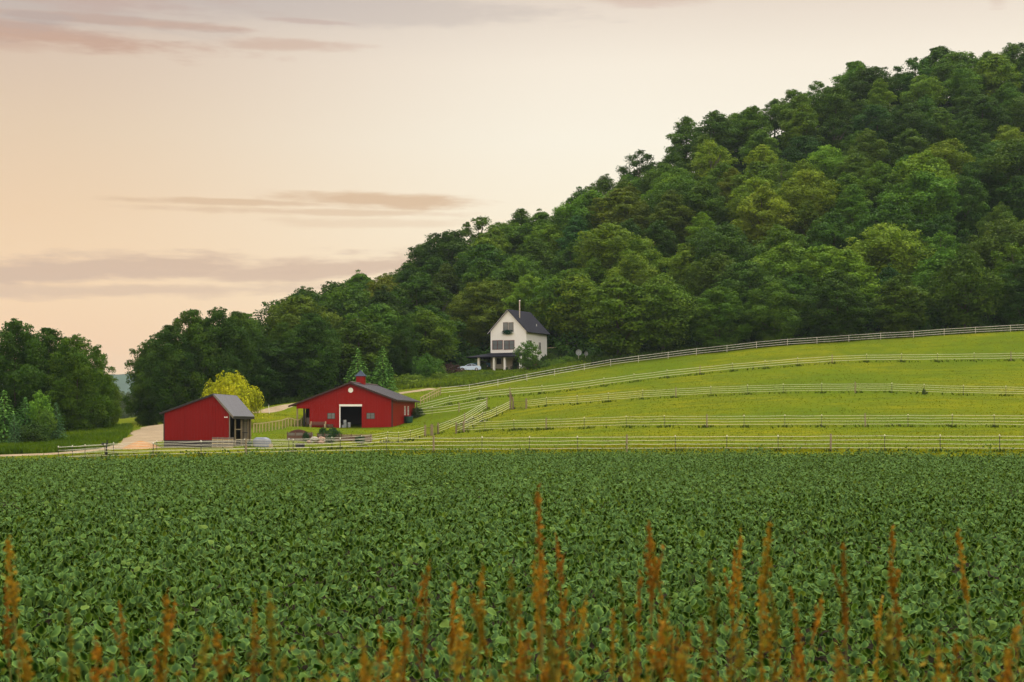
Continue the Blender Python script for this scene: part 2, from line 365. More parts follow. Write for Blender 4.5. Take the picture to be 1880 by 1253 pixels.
xs = np.r_[-3500, -2000, -1200, -700, -400, -260, np.arange(-180, 181, 2.0), 230, 330, 600, 1200, 2000, 3500]
ys = np.r_[-300, -60, -20, np.arange(-6, 16, 1.0), np.arange(16, 110, 4.0), np.arange(110, 300, 1.25), np.arange(300, 521, 3.0), 560, 620, 700, 820, 1100, 1600, 2500, 4500, 6500]
GX, GY = np.meshgrid(xs, ys); GZ = T0(GX, GY)
def T(x, y):
    """height of the ground mesh (bilinear)"""
    x = np.asarray(x, float); y = np.asarray(y, float)
    i = np.clip(np.searchsorted(xs, x) - 1, 0, len(xs) - 2); j = np.clip(np.searchsorted(ys, y) - 1, 0, len(ys) - 2)
    u = (x - xs[i]) / (xs[i+1] - xs[i]); v = (y - ys[j]) / (ys[j+1] - ys[j])
    return GZ[j,i]*(1-u)*(1-v) + GZ[j,i+1]*u*(1-v) + GZ[j+1,i]*(1-u)*v + GZ[j+1,i+1]*u*v
def G(px, d, dz=0.0):
    """point on the ground in photo column px at distance d"""
    x = (px - 940) / FP * d; return (x, d, float(T(x, d)) + dz)
nx, ny = len(xs), len(ys)
idx = np.arange(nx * ny).reshape(ny, nx)
Fg = np.stack([idx[:-1,:-1], idx[:-1,1:], idx[1:,1:], idx[1:,:-1]], -1).reshape(-1, 4)
def groundmat():
    m, t, o = newmat('pasture_and_soil')
    geo = t.n.new('ShaderNodeNewGeometry').outputs['Position']; s = sep(t, geo)
    a = t.n.new('ShaderNodeAttribute'); a.attribute_name = 'v'      # 0 bare soil, 1 pasture, 2 forest floor
    big = t.noise(geo, .035, 4, .6); mid = t.noise(geo, .35, 5, .65); fine = t.noise(geo, 3.5, 4, .7)
    st = t.noise(t.comb(t.m('MULTIPLY', s[0], .05), t.m('MULTIPLY', s[1], .45), 0), 1.0, 4, .6)
    g = t.mix(t.rng(big, .35, .65), (.092, .134, .003), (.165, .168, .003))
    g = t.mix(t.rng(mid, .35, .7, 0, .6), g, (.065, .11, .006))
    g = t.mix(t.rng(st, .48, .66, 0, .8), g, (.075, .105, .006))
    k = t.rng(fine, .25, .75, .85, 1.14, False); g = t.mix(1.0, g, t.comb(k, k, k), 'MULTIPLY')
    soil = t.mix(mid, (.012, .011, .006), (.026, .021, .012))
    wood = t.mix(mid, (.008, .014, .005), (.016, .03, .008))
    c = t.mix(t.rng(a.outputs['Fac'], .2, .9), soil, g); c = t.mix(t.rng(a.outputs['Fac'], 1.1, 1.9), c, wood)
    t.l.new(pbsdf(t, c, .95, .03, 0, bump(t, t.m('ADD', fine, t.m('MULTIPLY', mid, 2)), .35, .2)), o.inputs[0]); return m
fv = np.ones(GX.shape)
fv[(GY < edge_y(GX) - 4.0) & (GY > 9)] = 0
# forest floor begins behind the forest edge
fe = [(-300,262),(430,262),(440,262),(600,270),(740,284),(860,297),(975,303),(1080,281),(1200,278),(1880,279),(2100,279)]
def forest_y(x):
    px = 940 + x * FP / 280.0; return np.interp(px, [a for a, _ in fe], [b for _, b in fe])
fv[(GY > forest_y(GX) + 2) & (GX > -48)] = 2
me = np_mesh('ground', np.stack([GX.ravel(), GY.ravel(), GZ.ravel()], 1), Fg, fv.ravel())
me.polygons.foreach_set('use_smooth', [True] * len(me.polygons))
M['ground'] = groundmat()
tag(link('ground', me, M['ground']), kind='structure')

def ribbon(name, pts, mat, dz=.07, n=6, step=1.0, kind='structure'):
    """pts: (x, y, half width) centreline, draped over the ground"""
    P_ = []
    for (x0, y0, w0), (x1, y1, w1) in zip(pts[:-1], pts[1:]):
        k = max(1, int(math.hypot(x1 - x0, y1 - y0) / step))
        for i in range(k): t_ = i / k; P_.append((x0 + (x1-x0)*t_, y0 + (y1-y0)*t_, w0 + (w1-w0)*t_))
    P_.append(pts[-1]); A_ = np.array(P_)
    for _ in range(6): A_[1:-1] = (A_[:-2] + 2 * A_[1:-1] + A_[2:]) / 4
    d = np.gradient(A_[:, :2], axis=0); d /= np.linalg.norm(d, axis=1)[:, None]; nrm = np.stack([-d[:, 1], d[:, 0]], 1)
    rr = rs(5); V = []
    for i in range(len(A_)):
        wl = A_[i, 2] * (1 + .12 * math.sin(i * .37) + rr.uniform(-.05, .05))
        for k in range(n + 1):
            q_ = A_[i, :2] + nrm[i] * wl * (2 * k / n - 1); V.append((q_[0], q_[1], float(T(q_[0], q_[1])) + (dz if 0 < k < n else .01)))
    F_ = [(i*(n+1)+k, i*(n+1)+k+1, (i+1)*(n+1)+k+1, (i+1)*(n+1)+k) for i in range(len(A_)-1) for k in range(n)]
    me = np_mesh(name, np.array(V), np.array(F_)); me.polygons.foreach_set('use_smooth', [True] * len(F_))
    return tag(link(name, me, mat), kind=kind)
def gravelmat(name, c1, c2):
    m, t, o = newmat(name); geo = t.n.new('ShaderNodeNewGeometry').outputs['Position']
    n1 = t.noise(geo, .5, 5, .65); n2 = t.noise(geo, 9, 3, .7)
    c = t.mix(t.rng(n1, .3, .7), c1, c2); k = t.rng(n2, .2, .8, .7, 1.25, False); c = t.mix(1.0, c, t.comb(k, k, k), 'MULTIPLY')
    t.l.new(pbsdf(t, c, .95, .1, 0, bump(t, n2, .5, .05)), o.inputs[0]); return m
M['gravel'] = gravelmat('tan_gravel', (.25, .19, .115), (.34, .262, .165))
M['mound'] = gravelmat('orange_tan_earth', (.38, .19, .075), (.45, .26, .12))
def gx(px, d): return (px - 940) / FP * d
ribbon('gravel_road', [(gx(-330,156),156,2.2),(gx(0,156),156,2.0),(gx(107,158),158,2.0),(gx(190,164),164,1.9),(gx(235,173),173,2.1),(gx(262,183),183,2.7),(gx(290,196),196,3.8),(gx(305,212),212,5.0),(gx(322,232),232,6.5),(gx(345,240),240,5.0),(gx(400,240),240,3.2),
                       (gx(470,239),239,1.7),(gx(510,245),245,1.5),(gx(560,250),250,1.4),(gx(640,253),253,1.4),(gx(738,256),256,1.3),(gx(793,262),262,1.2)], M['gravel'])
# far valley side: a wooded hill some four kilometres away
def farhill():
    r = rs(3); X = np.arange(-3400, 2001, 20.0); Yk = np.arange(3300, 4901, 28.0); XX, YY = np.meshgrid(X, Yk)
    ridge = 136 + 10 * np.sin(XX / 310.0) + 4 * np.sin(XX / 77.0 + 1)
    prof = sstep(3300, 4000, YY) * (1 - .5 * sstep(4050, 4900, YY))
    Z = ridge * prof + r.uniform(-4, 4, XX.shape) * (prof > .02) + 0.8
    n_y, n_x = XX.shape; ii = np.arange(n_x * n_y).reshape(n_y, n_x)
    F_ = np.stack([ii[:-1,:-1], ii[:-1,1:], ii[1:,1:], ii[1:,:-1]], -1).reshape(-1, 4)
    return np_mesh('far_hill', np.stack([XX.ravel(), YY.ravel(), Z.ravel()], 1), F_)
M['farwood'] = plain('distant_woodland', (.04, .075, .04), .9, .05, .5, .03)
tag(link('far_hill', farhill(), M['farwood']), kind='structure')
# ------------------------------------------------------------------ buildings
def wall_front(mb, u0, u1, top, holes, y, th=.12, z0=-1.0, breaks=()):
    """gable wall in the x/z plane at y, thickness th backwards, with rectangular holes (x0,x1,z0,z1); outer ends closed"""
    us = sorted(set([u0, u1] + [h[0] for h in holes] + [h[1] for h in holes] + list(breaks)))
    us = [u for u in us if u0 <= u <= u1]
    for a, b in zip(us[:-1], us[1:]):
        c = (a + b) / 2; hs = sorted([h for h in holes if h[0] < c < h[1]], key=lambda h: h[2]); lo = z0
        segs = []
        for h in hs: segs.append((lo, lo, h[2], h[2])); lo = h[3]
        segs.append((lo, lo, top(a), top(b)))
        for (za, zb, ta, tb) in segs:
            if ta - za > 1e-4 or tb - zb > 1e-4:
                mb.add([(a,y,za),(b,y,zb),(b,y,tb),(a,y,ta)], [(0,1,2,3)]); mb.add([(a,y+th,za),(b,y+th,zb),(b,y+th,tb),(a,y+th,ta)], [(3,2,1,0)])
    for h in holes:
        a, b, c, d = h
        mb.add([(a,y,c),(a,y+th,c),(a,y+th,d),(a,y,d)], [(0,1,2,3)]); mb.add([(b,y,c),(b,y+th,c),(b,y+th,d),(b,y,d)], [(3,2,1,0)])
        mb.add([(a,y,d),(b,y,d),(b,y+th,d),(a,y+th,d)], [(0,1,2,3)]); mb.add([(a,y,c),(b,y,c),(b,y+th,c),(a,y+th,c)], [(3,2,1,0)])
    for u, s in ((u0, 1), (u1, -1)):
        mb.add([(u,y,z0),(u,y+th,z0),(u,y+th,top(u)),(u,y,top(u))], [(0,1,2,3)])
def wall_side(mb, v0, v1, h, holes, x, th=.12, z0=-1.0):
    t = MB(); wall_front(t, v0, v1, lambda u: h, holes, 0, th, z0)
    mb.add([(x + (-q[1]), q[0], q[2]) for q in t.v], t.f)
def ribs(mb, u0, u1, top, holes, y, pitch=.42, z0=-.6, w_=.035, dpt=.028):
    u = u0 + pitch * .5
    while u < u1:
        hs = sorted([h for h in holes if h[0] - .2 < u < h[1] + .1], key=lambda h: h[2]); lo = z0
        for h in hs:
            if h[2] - .15 > lo: mb.box(u, u + w_, y - dpt, y - .001, lo, h[2] - .15)
            lo = h[3] + .42
        if top(u) - .04 > lo: mb.box(u, u + w_, y - dpt, y - .001, lo, min(top(u), top(u + w_)) - .04)
        u += pitch
def window(parent, kind, c, wd, ht, frame, pane, axis='y', mull=1, bars=1, fw=.07, dz=-.04):
    """window part (frame with mullions) and its pane; c = centre, facing -y or +x"""
    f = MB(); p = MB(); D = .05
    hw, hh = wd / 2, ht / 2
    rects = [(-hw-fw, -hw+.001, -hh-fw, hh+fw), (hw-.001, hw+fw, -hh-fw, hh+fw), (-hw, hw, hh-.001, hh+fw), (-hw, hw, -hh-fw, -hh+.001)]
    for i in range(mull):
        x = -hw + wd * (i + 1) / (mull + 1); rects.append((x - fw*.5, x + fw*.5, -hh, hh))
    for (a, b, cc, d) in rects:
        if axis == 'y': f.box(c[0]+a, c[0]+b, c[1]-D, c[1]+.03, c[2]+cc, c[2]+d)
        else: f.box(c[0]-.03, c[0]+D, c[1]+a, c[1]+b, c[2]+cc, c[2]+d)
    for i in range(bars):
        z = -hh + ht * (i + 1) / (bars + 1)
        if axis == 'y': f.box(c[0]-hw, c[0]+hw, c[1]-D*.7, c[1]+.02, c[2]+z-.022, c[2]+z+.022)
        else: f.box(c[0]-.02, c[0]+D*.7, c[1]-hw, c[1]+hw, c[2]+z-.022, c[2]+z+.022)
    if axis == 'y': p.box(c[0]-hw, c[0]+hw, c[1]-.008, c[1]+.004, c[2]-hh, c[2]+hh)
    else: p.box(c[0]-.004, c[0]+.008, c[1]-hw, c[1]+hw, c[2]-hh, c[2]+hh)
    w_ = f.build('window', frame, parent); p.build('pane', pane, w_); return w_
def roofslab(mb, p0, p1, y0, y1, th):
    """sloping slab from (x,z) p0 to p1"""
    dx, dz = p1[0]-p0[0], p1[1]-p0[1]; L = math.hypot(dx, dz); nx_, nz_ = -dz/L*th, dx/L*th
    if nz_ < 0: nx_, nz_ = -nx_, -nz_
    mb.prism([p0, p1, (p1[0]+nx_, p1[1]+nz_), (p0[0]+nx_, p0[1]+nz_)], 'y', y0, y1)

# ---- the wide red barn
d0 = 220.0; bx = gx(644, d0); bz = CZ + (HY - 786.5) / FP * d0; s_ = d0 / FP
barn = thing('red_barn', 'wide red metal barn with low dark roof, cupola and open central doorway', 'barn', (bx, d0, bz), -R(7.5))
def btop(u): return 6.95 - abs(u) * .372
L_ = 17.5
def bu(px): return (px - 644) * s_
def bzv(py): return (786.5 - py) * s_
dr = (bu(624.5), bu(664.5), -1.0, bzv(747))
w1 = (bu(600), bu(614.5), bzv(769.5), bzv(758.5)); w2 = (bu(673.5), bu(689), bzv(769.5), bzv(758.5))
zc0 = bzv(716.8)
mb = MB(); wall_front(mb, -6.55, 6.55, btop, [dr, w1, w2], 0, .14, -1.0, (0,))
ribs(mb, -6.5, 6.4, btop, [dr, w1, w2, (-.55, .55, zc0 - .5, zc0 + .1)], 0)
mb.prism([(-8.65, 3.05), (-6.56, 3.05), (-6.56, btop(6.56)), (-8.65, btop(8.65))], 'y', -.002, .12)   # fascia over the lean-to
mb.build('front_wall', M['red'], barn)
mb = MB(); wall_side(mb, .14, L_, btop(6.55), [(9.0, 9.8, 2.1, 3.5), (11.6, 12.4, 2.1, 3.5)], 6.55); mb.build('side_wall', M['red'], barn)
mb = MB(); mb.box(-6.55, -6.43, .14, L_, -1, btop(6.55)); mb.build('side_wall', M['red'], barn)
mb = MB(); wall_front(mb, -6.55, 6.55, btop, [], L_, .1, -1, (0,)); mb.box(-8.6, -6.56, L_-.2, L_, -1, 4.0); mb.build('back_wall', M['interior'], barn)
mb = MB(); mb.box(-6.42, 6.40, .2, L_-.1, -.06, .0); mb.build('floor', M['mulch'], barn)
mb = MB(); mb.box(-6.3, 6.3, 7.0, 7.1, 0, 4.4)
for z in (1.0, 1.8): mb.beam((-6, 4.5, z), (6, 4.5, z), .08, .14)
mb.build('stall_partition', M['interior'], barn)
mb = MB(); roofslab(mb, (0, 7.03), (7.35, 7.03 - 7.35*.372), -.55, L_ + .5, .10); roofslab(mb, (0, 7.03), (-9.75, 7.03 - 9.75*.372), -.55, L_ + .5, .10)
rf = mb.build('roof', M['roof_dark'], barn)
mb = MB(); mb.prism([(-.3, 7.06), (0, 7.2), (.3, 7.06), (.3, 7.12), (0, 7.26), (-.3, 7.12)], 'y', -.57, L_ + .52); mb.build('ridge_cap', M['trim_dark'], rf)
mb = MB()
for s, xe in ((1, 7.35), (-1, -9.75)): roofslab(mb, (0, 6.86), (xe, 6.86 - abs(xe)*.372), -.60, -.552, .26)
mb.build('verge_trim', M['trim_dark'], rf)
mb = MB(); mb.box(7.3, 7.38, -.55, L_+.5, 7.03-7.35*.372-.12, 7.03-7.35*.372+.08); mb.build('gutter', M['trim_dark'], rf)
cp = MB(); cp.box(-.62, .62, 6.0, 7.24, 6.8, 8.25)
cu = cp.build('cupola', M['red'], barn)
c2 = MB(); c2.add([(-.85,5.77,8.25),(.85,5.77,8.25),(.85,7.47,8.25),(-.85,7.47,8.25),(-.4,6.22,8.75),(.4,6.22,8.75),(.4,7.02,8.75),(-.4,7.02,8.75),(0,6.62,9.25)],
                 [(0,3,2,1),(0,1,5,4),(1,2,6,5),(2,3,7,6),(3,0,4,7),(4,5,8),(5,6,8),(6,7,8),(7,4,8)]).build('cupola_roof', M['bluecup'], cu)
MB().tube([(0, 6.62, 9.2), (0, 6.62, 9.75)], .03, 5).build('finial', M['black'], cu)
mb = MB(); n = 24; zc = bzv(716.8); rr_ = .36
mb.prism([(rr_*math.cos(2*PI*k/n), zc + rr_*math.sin(2*PI*k/n)) for k in range(n)], 'y', -.06, -.001); rwn = mb.build('round_window', M['white'], barn)
mb = MB()
for k in range(24):
    a0, a1 = 2*PI*k/24, 2*PI*(k+1)/24
    mb.beam((.36*math.cos(a0), -.075, zc+.36*math.sin(a0)), (.36*math.cos(a1), -.075, zc+.36*math.sin(a1)), .05, .06)
mb.build('frame', M['white'], rwn)
mb = MB(); mb.box(dr[0]-.16, dr[0], -.06, .1, -.3, dr[3]+.04); mb.box(dr[0]-.16, dr[1]+.06, -.12, -.003, dr[3]+.042, dr[3]+.36); mb.build('door_frame', M['white'], barn)
for w_, gl in ((w1, 'darkglass'), (w2, 'glass')):
    window(barn, 'y', ((w_[0]+w_[1])/2, .0, (w_[2]+w_[3])/2), w_[1]-w_[0]-.12, w_[3]-w_[2]-.12, M['brownframe'], M['glass'], 'y', 1, 1)
for v in (9.4, 12.0): window(barn, 'x', (6.55, v, 2.8), .68, 1.28, M['white'], M['glass'], 'x', 0, 1)
mb = MB(); mb.box(6.42, 6.60, -.05, .16, -1, btop(6.6)-.1); mb.build('corner_trim', M['trim_dark'], barn)
mb = MB(); mb.box(6.55, 6.60, .17, L_, -.6, .08); mb.build('base_trim', M['trim_dark'], barn)
for x, y, mt, r_ in ((-8.55, .05, 'wood', .1), (-7.55, .35, 'black', .12), (-8.55, 5.5, 'wood', .1), (-8.55, 11, 'wood', .1), (-8.55, 16.8, 'wood', .1)):
    MB().box(x-r_, x+r_, y, y+2*r_, -1.2, btop(8.6) if x < -8 else 4.1).build('post', M[mt], barn)
mb = MB(); mb.box(-8.7, -6.56, 5.4, 5.5, 0, 3.6); mb.build('lean_to_partition', M['interior'], barn)
MB().box(-.95, -.85, -.1, 0, 1.05, 1.2).add([], []).build('wall_light', M['white'], barn).location = (0, 0, 0)
def atbarn(u, v, z=0.0):
    c, s = math.cos(-R(7.5)), math.sin(-R(7.5)); return (bx + u*c - v*s, d0 + u*s + v*c, bz + z)
def ong(p, dz=0.0): return (p[0], p[1], float(T(p[0], p[1])) + dz)

# ---- the narrow red shed
d1 = 165.0; s1 = d1 / FP; shx = gx(301.2, d1); shz = CZ + (HY - 821.6) / FP * d1
shed = thing('red_shed', 'tall narrow red metal shed with lopsided grey roof and open right side', 'shed', (shx, d1, shz), -R(3))
W1 = 122.4 * s1; ap = 92.3 * s1; hl, ha, hr = 64.6*s1, 96.2*s1, 61.8*s1
def stop(u): return hl + (ha - hl) * u / ap if u <= ap else ha + (hr - ha) * (u - ap) / (W1 - ap)
mb = MB(); wall_front(mb, 0, W1, stop, [], 0, .1, .82, (ap,)); ribs(mb, .1, W1 - .15, stop, [(W1-.9, W1-.1, 3.4, 3.2)], 0, .36, .84); mb.build('front_wall', M['red_dark'], shed)
mb = MB(); wall_front(mb, 0, W1, lambda u: .815, [], -.03, .13, -.8); mb.build('base_board', M['band'], shed)
mb = MB(); mb.box(0, .1, .1, 10.3, -.8, hl); mb.build('side_wall', M['red_dark'], shed)
mb = MB(); wall_front(mb, 0, W1, stop, [], 10.3, .1, -.8, (ap,)); mb.build('back_wall', M['interior'], shed)
mb = MB(); roofslab(mb, (ap, ha+.05), (W1+.35, hr + (hr-ha)/(W1-ap)*.35 + .05), -.25, 10.6, .09); roofslab(mb, (ap, ha+.05), (-.42, hl - .16), -.25, 10.6, .09)
sr = mb.build('roof', M['roof_grey'], shed)
mb = MB(); roofslab(mb, (ap, ha-.09), (W1+.36, hr + (hr-ha)/(W1-ap)*.36 - .08), -.30, -.252, .20); mb.build('verge_trim', M['greywood'], sr)
mb = MB(); roofslab(mb, (ap-.01, ha-.09), (-.43, hl - .30), -.30, -.252, .20); mb.build('verge_trim', M['band'], sr)
MB().box(W1+.30, W1+.37, -.25, 10.6, hr-.62, hr-.36).build('fascia', M['band'], sr)
MB().box(-.06, .06, -.05, .0, .8, hl).build('corner_trim', M['band'], shed); MB().box(W1-.1, W1+.03, -.06, -.001, .0, hr).build('corner_trim', M['greywood'], shed)
for v in (2.6, 5.6, 8.9, 10.2): MB().box(W1-.14, W1+.02, v, v+.16, -.8, hr+.1).build('post', M['wood'], shed)
for v0, v1, z, m_ in ((2.76, 5.6, 2.0, 'wood'), (5.76, 8.9, 3.0, 'band'), (5.76, 8.9, 1.6, 'band'), (2.76, 5.6, .8, 'wood')): MB().box(W1-.12, W1-.04, v0, v1, z, z+.12).build('cross_rail', M[m_], shed)
MB().box(W1-.8, W1-.5, 9.0, 10.25, -.5, 3.3).build('board_partition', M['greywood'], shed)
mb = MB()
for k in range(7): mb.box(.3, W1-.4, .3, .36, -.5+k*.7, .1+k*.7)
mb.build('inner_boards', M['interior'], shed)
lt = MB(); lt.box(W1-.62, W1-.52, -.16, -.03, 3.42, 3.56); lt.box(W1-.38, W1-.28, -.16, -.03, 3.42, 3.56); lt.box(W1-.66, W1-.24, -.05, -.002, 3.46, 3.52); lt.build('flood_light', M['white'], shed)
def atshed(u, v, z=0.0):
    c, s = math.cos(-R(3)), math.sin(-R(3)); return (shx + u*c - v*s, d1 + u*s + v*c, shz + z)

# ---- the white house
d2 = 290.0; YW = R(30); hx = gx(933.2, d2); hz = CZ + (HY - 682.5) / FP * d2; s2 = d2 / FP
house = thing('white_house', 'tall narrow white farmhouse with steep dark roof and wraparound porch', 'house', (hx, d2, hz), -YW)
HW, HL = 4.2, 8.6
ez, az_ = 8.35, 12.55; sl = (az_ - ez) / HW
def htop(u): return az_ - abs(u) * sl
def hu(px):
    # photo column on the front plane -> local u
    k = (px - 940) / FP; return (k * d2 - hx) / (math.cos(YW) + k * math.sin(YW))
def hzv(py, u=0): return CZ + (HY - py) / FP * (d2 - u * math.sin(YW)) - hz
gw = [(hu(912.5), hu(919.7), hzv(668), hzv(658)), (hu(942.5), hu(950), .0, hzv(660))]
mb = MB(); wall_front(mb, -HW, HW, htop, [], 0, .15, 3.55, (0,)); mb.build('front_wall', M['house'], house)
mb = MB(); wall_front(mb, -HW, HW, lambda u: 3.548, gw, .02, .13, -.3); mb.build('porch_wall', M['greywood'] if False else plain('cream_grey_siding', (.42, .40, .34), .7), house)
mb = MB(); wall_side(mb, .15, HL, ez, [], HW, .12, 2.4); mb.build('side_wall', M['house'], house)
mb = MB(); mb.box(HW-.13, HW-.01, .15, HL, -1, 2.4); mb.build('foundation', M['brick'], house)
mb = MB(); mb.box(-HW, -HW+.12, .15, HL, -1, ez); mb.build('side_wall', M['house'], house)
mb = MB(); wall_front(mb, -HW, HW, htop, [], HL, .12, -.5, (0,)); mb.build('back_wall', M['house'], house)
mb = MB(); roofslab(mb, (0, az_+.04), (HW+.6, az_+.04-(HW+.6)*sl), -.5, HL+.5, .14); roofslab(mb, (0, az_+.04), (-HW-.6, az_+.04-(HW+.6)*sl), -.5, HL+.5, .14)
hr_ = mb.build('roof', M['shingle'], house)
mb = MB(); roofslab(mb, (0, az_-.06), (HW+.5, az_-.06-(HW+.5)*sl), -.42, -.36, .16); roofslab(mb, (0, az_-.06), (-HW-.5, az_-.06-(HW+.5)*sl), -.42, -.36, .16); mb.build('barge_board', M['white'], hr_)
MB().tube([(1.75, 1.6, az_-2.4), (1.75, 1.6, 14.35)], .13, 10).lathe([(.17, 14.3), (.2, 14.36), (.2, 14.5), (.12, 14.56)], 10, (1.75, 1.6, 0)).build('stove_pipe', M['steel'], hr_)
MB().tube([(3.3, 5.9, 8.8), (3.3, 5.9, 9.9)], .07, 8).build('vent_pipe', M['white'], hr_)
def hwin(x0, x1, y0, y1, frame, mull, bars=1, pane='glass'):
    u0, u1 = hu(x0), hu(x1); um = (u0+u1)/2; z0, z1 = hzv(y1, um), hzv(y0, um)
    return window(house, 'y', (um, -.01, (z0+z1)/2), u1-u0-.12, z1-z0-.12, frame, M[pane], 'y', mull, bars, .09)
hwin(924, 933, 592.3, 609, M['greywood'], 0); hwin(934.2, 942.6, 592.3, 609, M['greywood'], 0)
hwin(904.2, 922.9, 625.4, 642, M['redframe'], 1); hwin(925.3, 944.4, 625.4, 642, M['redframe'], 1)
u0, u1 = gw[0][0], gw[0][1]; window(house, 'y', ((u0+u1)/2, .03, (gw[0][2]+gw[0][3])/2), u1-u0, gw[0][3]-gw[0][2], M['brownframe'], M['darkglass'], 'y', 1, 0)
dm = MB(); dm.box(gw[1][0], gw[1][1], .05, .11, 0, gw[1][3]); dd = dm.build('door', M['greywood'], house); MB().box(gw[1][0]+.15, gw[1][1]-.15, .03, .06, 1.1, 2.0).build('pane', M['darkglass'], dd)
window(house, 'x', (HW, 1.7, 5.55), .95, 1.55, M['white'], M['darkglass'], 'x', 1, 0, .06); window(house, 'x', (HW, 5.6, 5.3), .95, 1.55, M['white'], M['darkglass'], 'x', 1, 0, .06)
uu0, uu1 = hu(922.5), hu(942.8); zf = hzv(609.6, 0)
fb = MB(); fb.box(uu0, uu1, -.34, -.06, zf-.32, zf-.05); fbx = fb.build('flower_box', M['white'], house)
# porch: slab, roof that wraps past the left corner, posts
PW0, PW1, PD = -7.6, HW - .3, 3.0
mb = MB(); mb.box(PW0, PW1, -PD, -.03, -.9, 0.0); mb.box(PW0, -HW-.05, -.03, 5, -.9, 0.0); mb.build('porch_slab', M['concrete'], house)
mb = MB(); ztp, zlo = 3.85, 3.0
mb.add([(PW0-.4,-PD-.35,zlo),(PW1+.35,-PD-.35,zlo),(PW1+.35,-.0,ztp),(-HW-.02,-.0,ztp),(-HW-.02,5.2,ztp),(PW0-.4,5.2,zlo),
        (PW0-.4,-PD-.35,zlo-.2),(PW1+.35,-PD-.35,zlo-.2),(PW1+.35,-.0,ztp-.85),(-HW-.02,-.0,ztp-.85),(-HW-.02,5.2,ztp-.85),(PW0-.4,5.2,zlo-.2)],
       [(0,1,2,3),(0,3,4,5),(9,8,7,6),(11,10,9,6),(0,6,7,1),(1,7,8,2),(5,11,6,0),(4,10,11,5)])
mb.build('porch_roof', M['shingle'], house)
for px in (879, 907.2, 926.9, 955.6):
    k = (px - 940) / FP; yv = -PD + .25   # local y of the post row
    # solve for u on the line y = yv
    u = (k * (d2 + yv * math.cos(YW)) - hx - yv * math.sin(YW)) / (math.cos(YW) + k * math.sin(YW))
    MB().box(u-.19, u+.19, yv-.19, yv+.19, -.05, zlo-.02).build('porch_post', M['white'], house)
MB().box(PW0+.2, PW0+.55, 1.6, 1.95, -.05, zlo+.2).build('porch_post', M['white'], house)
MB().box(PW0+2.0, PW0+2.35, 4.4, 4.75, -.05, zlo+.2).build('porch_post', M['white'], house)
mb = MB(); mb.box(-5.9, -5.3, 5.25, 5.85, 2.9, 4.9); mb.box(-6.0, -5.2, 5.15, 5.95, 4.9, 5.05); mb.box(-5.75, -5.45, 5.4, 5.7, 5.05, 5.3); mb.box(-5.9, -5.3, 5.25, 5.85, -1, 2.9); mb.build('chimney', M['brick'], house)
for k in range(3): MB().box(1.2, 3.8, -PD-.35*(k+1), -PD-.35*k-.002, -.9, -.17*(k+1)).build('step', M['concrete'], house)
def athouse(u, v, z=0.0):
    c, s = math.cos(-YW), math.sin(-YW); return (hx + u*c - v*s, d2 + u*s + v*c, hz + z)
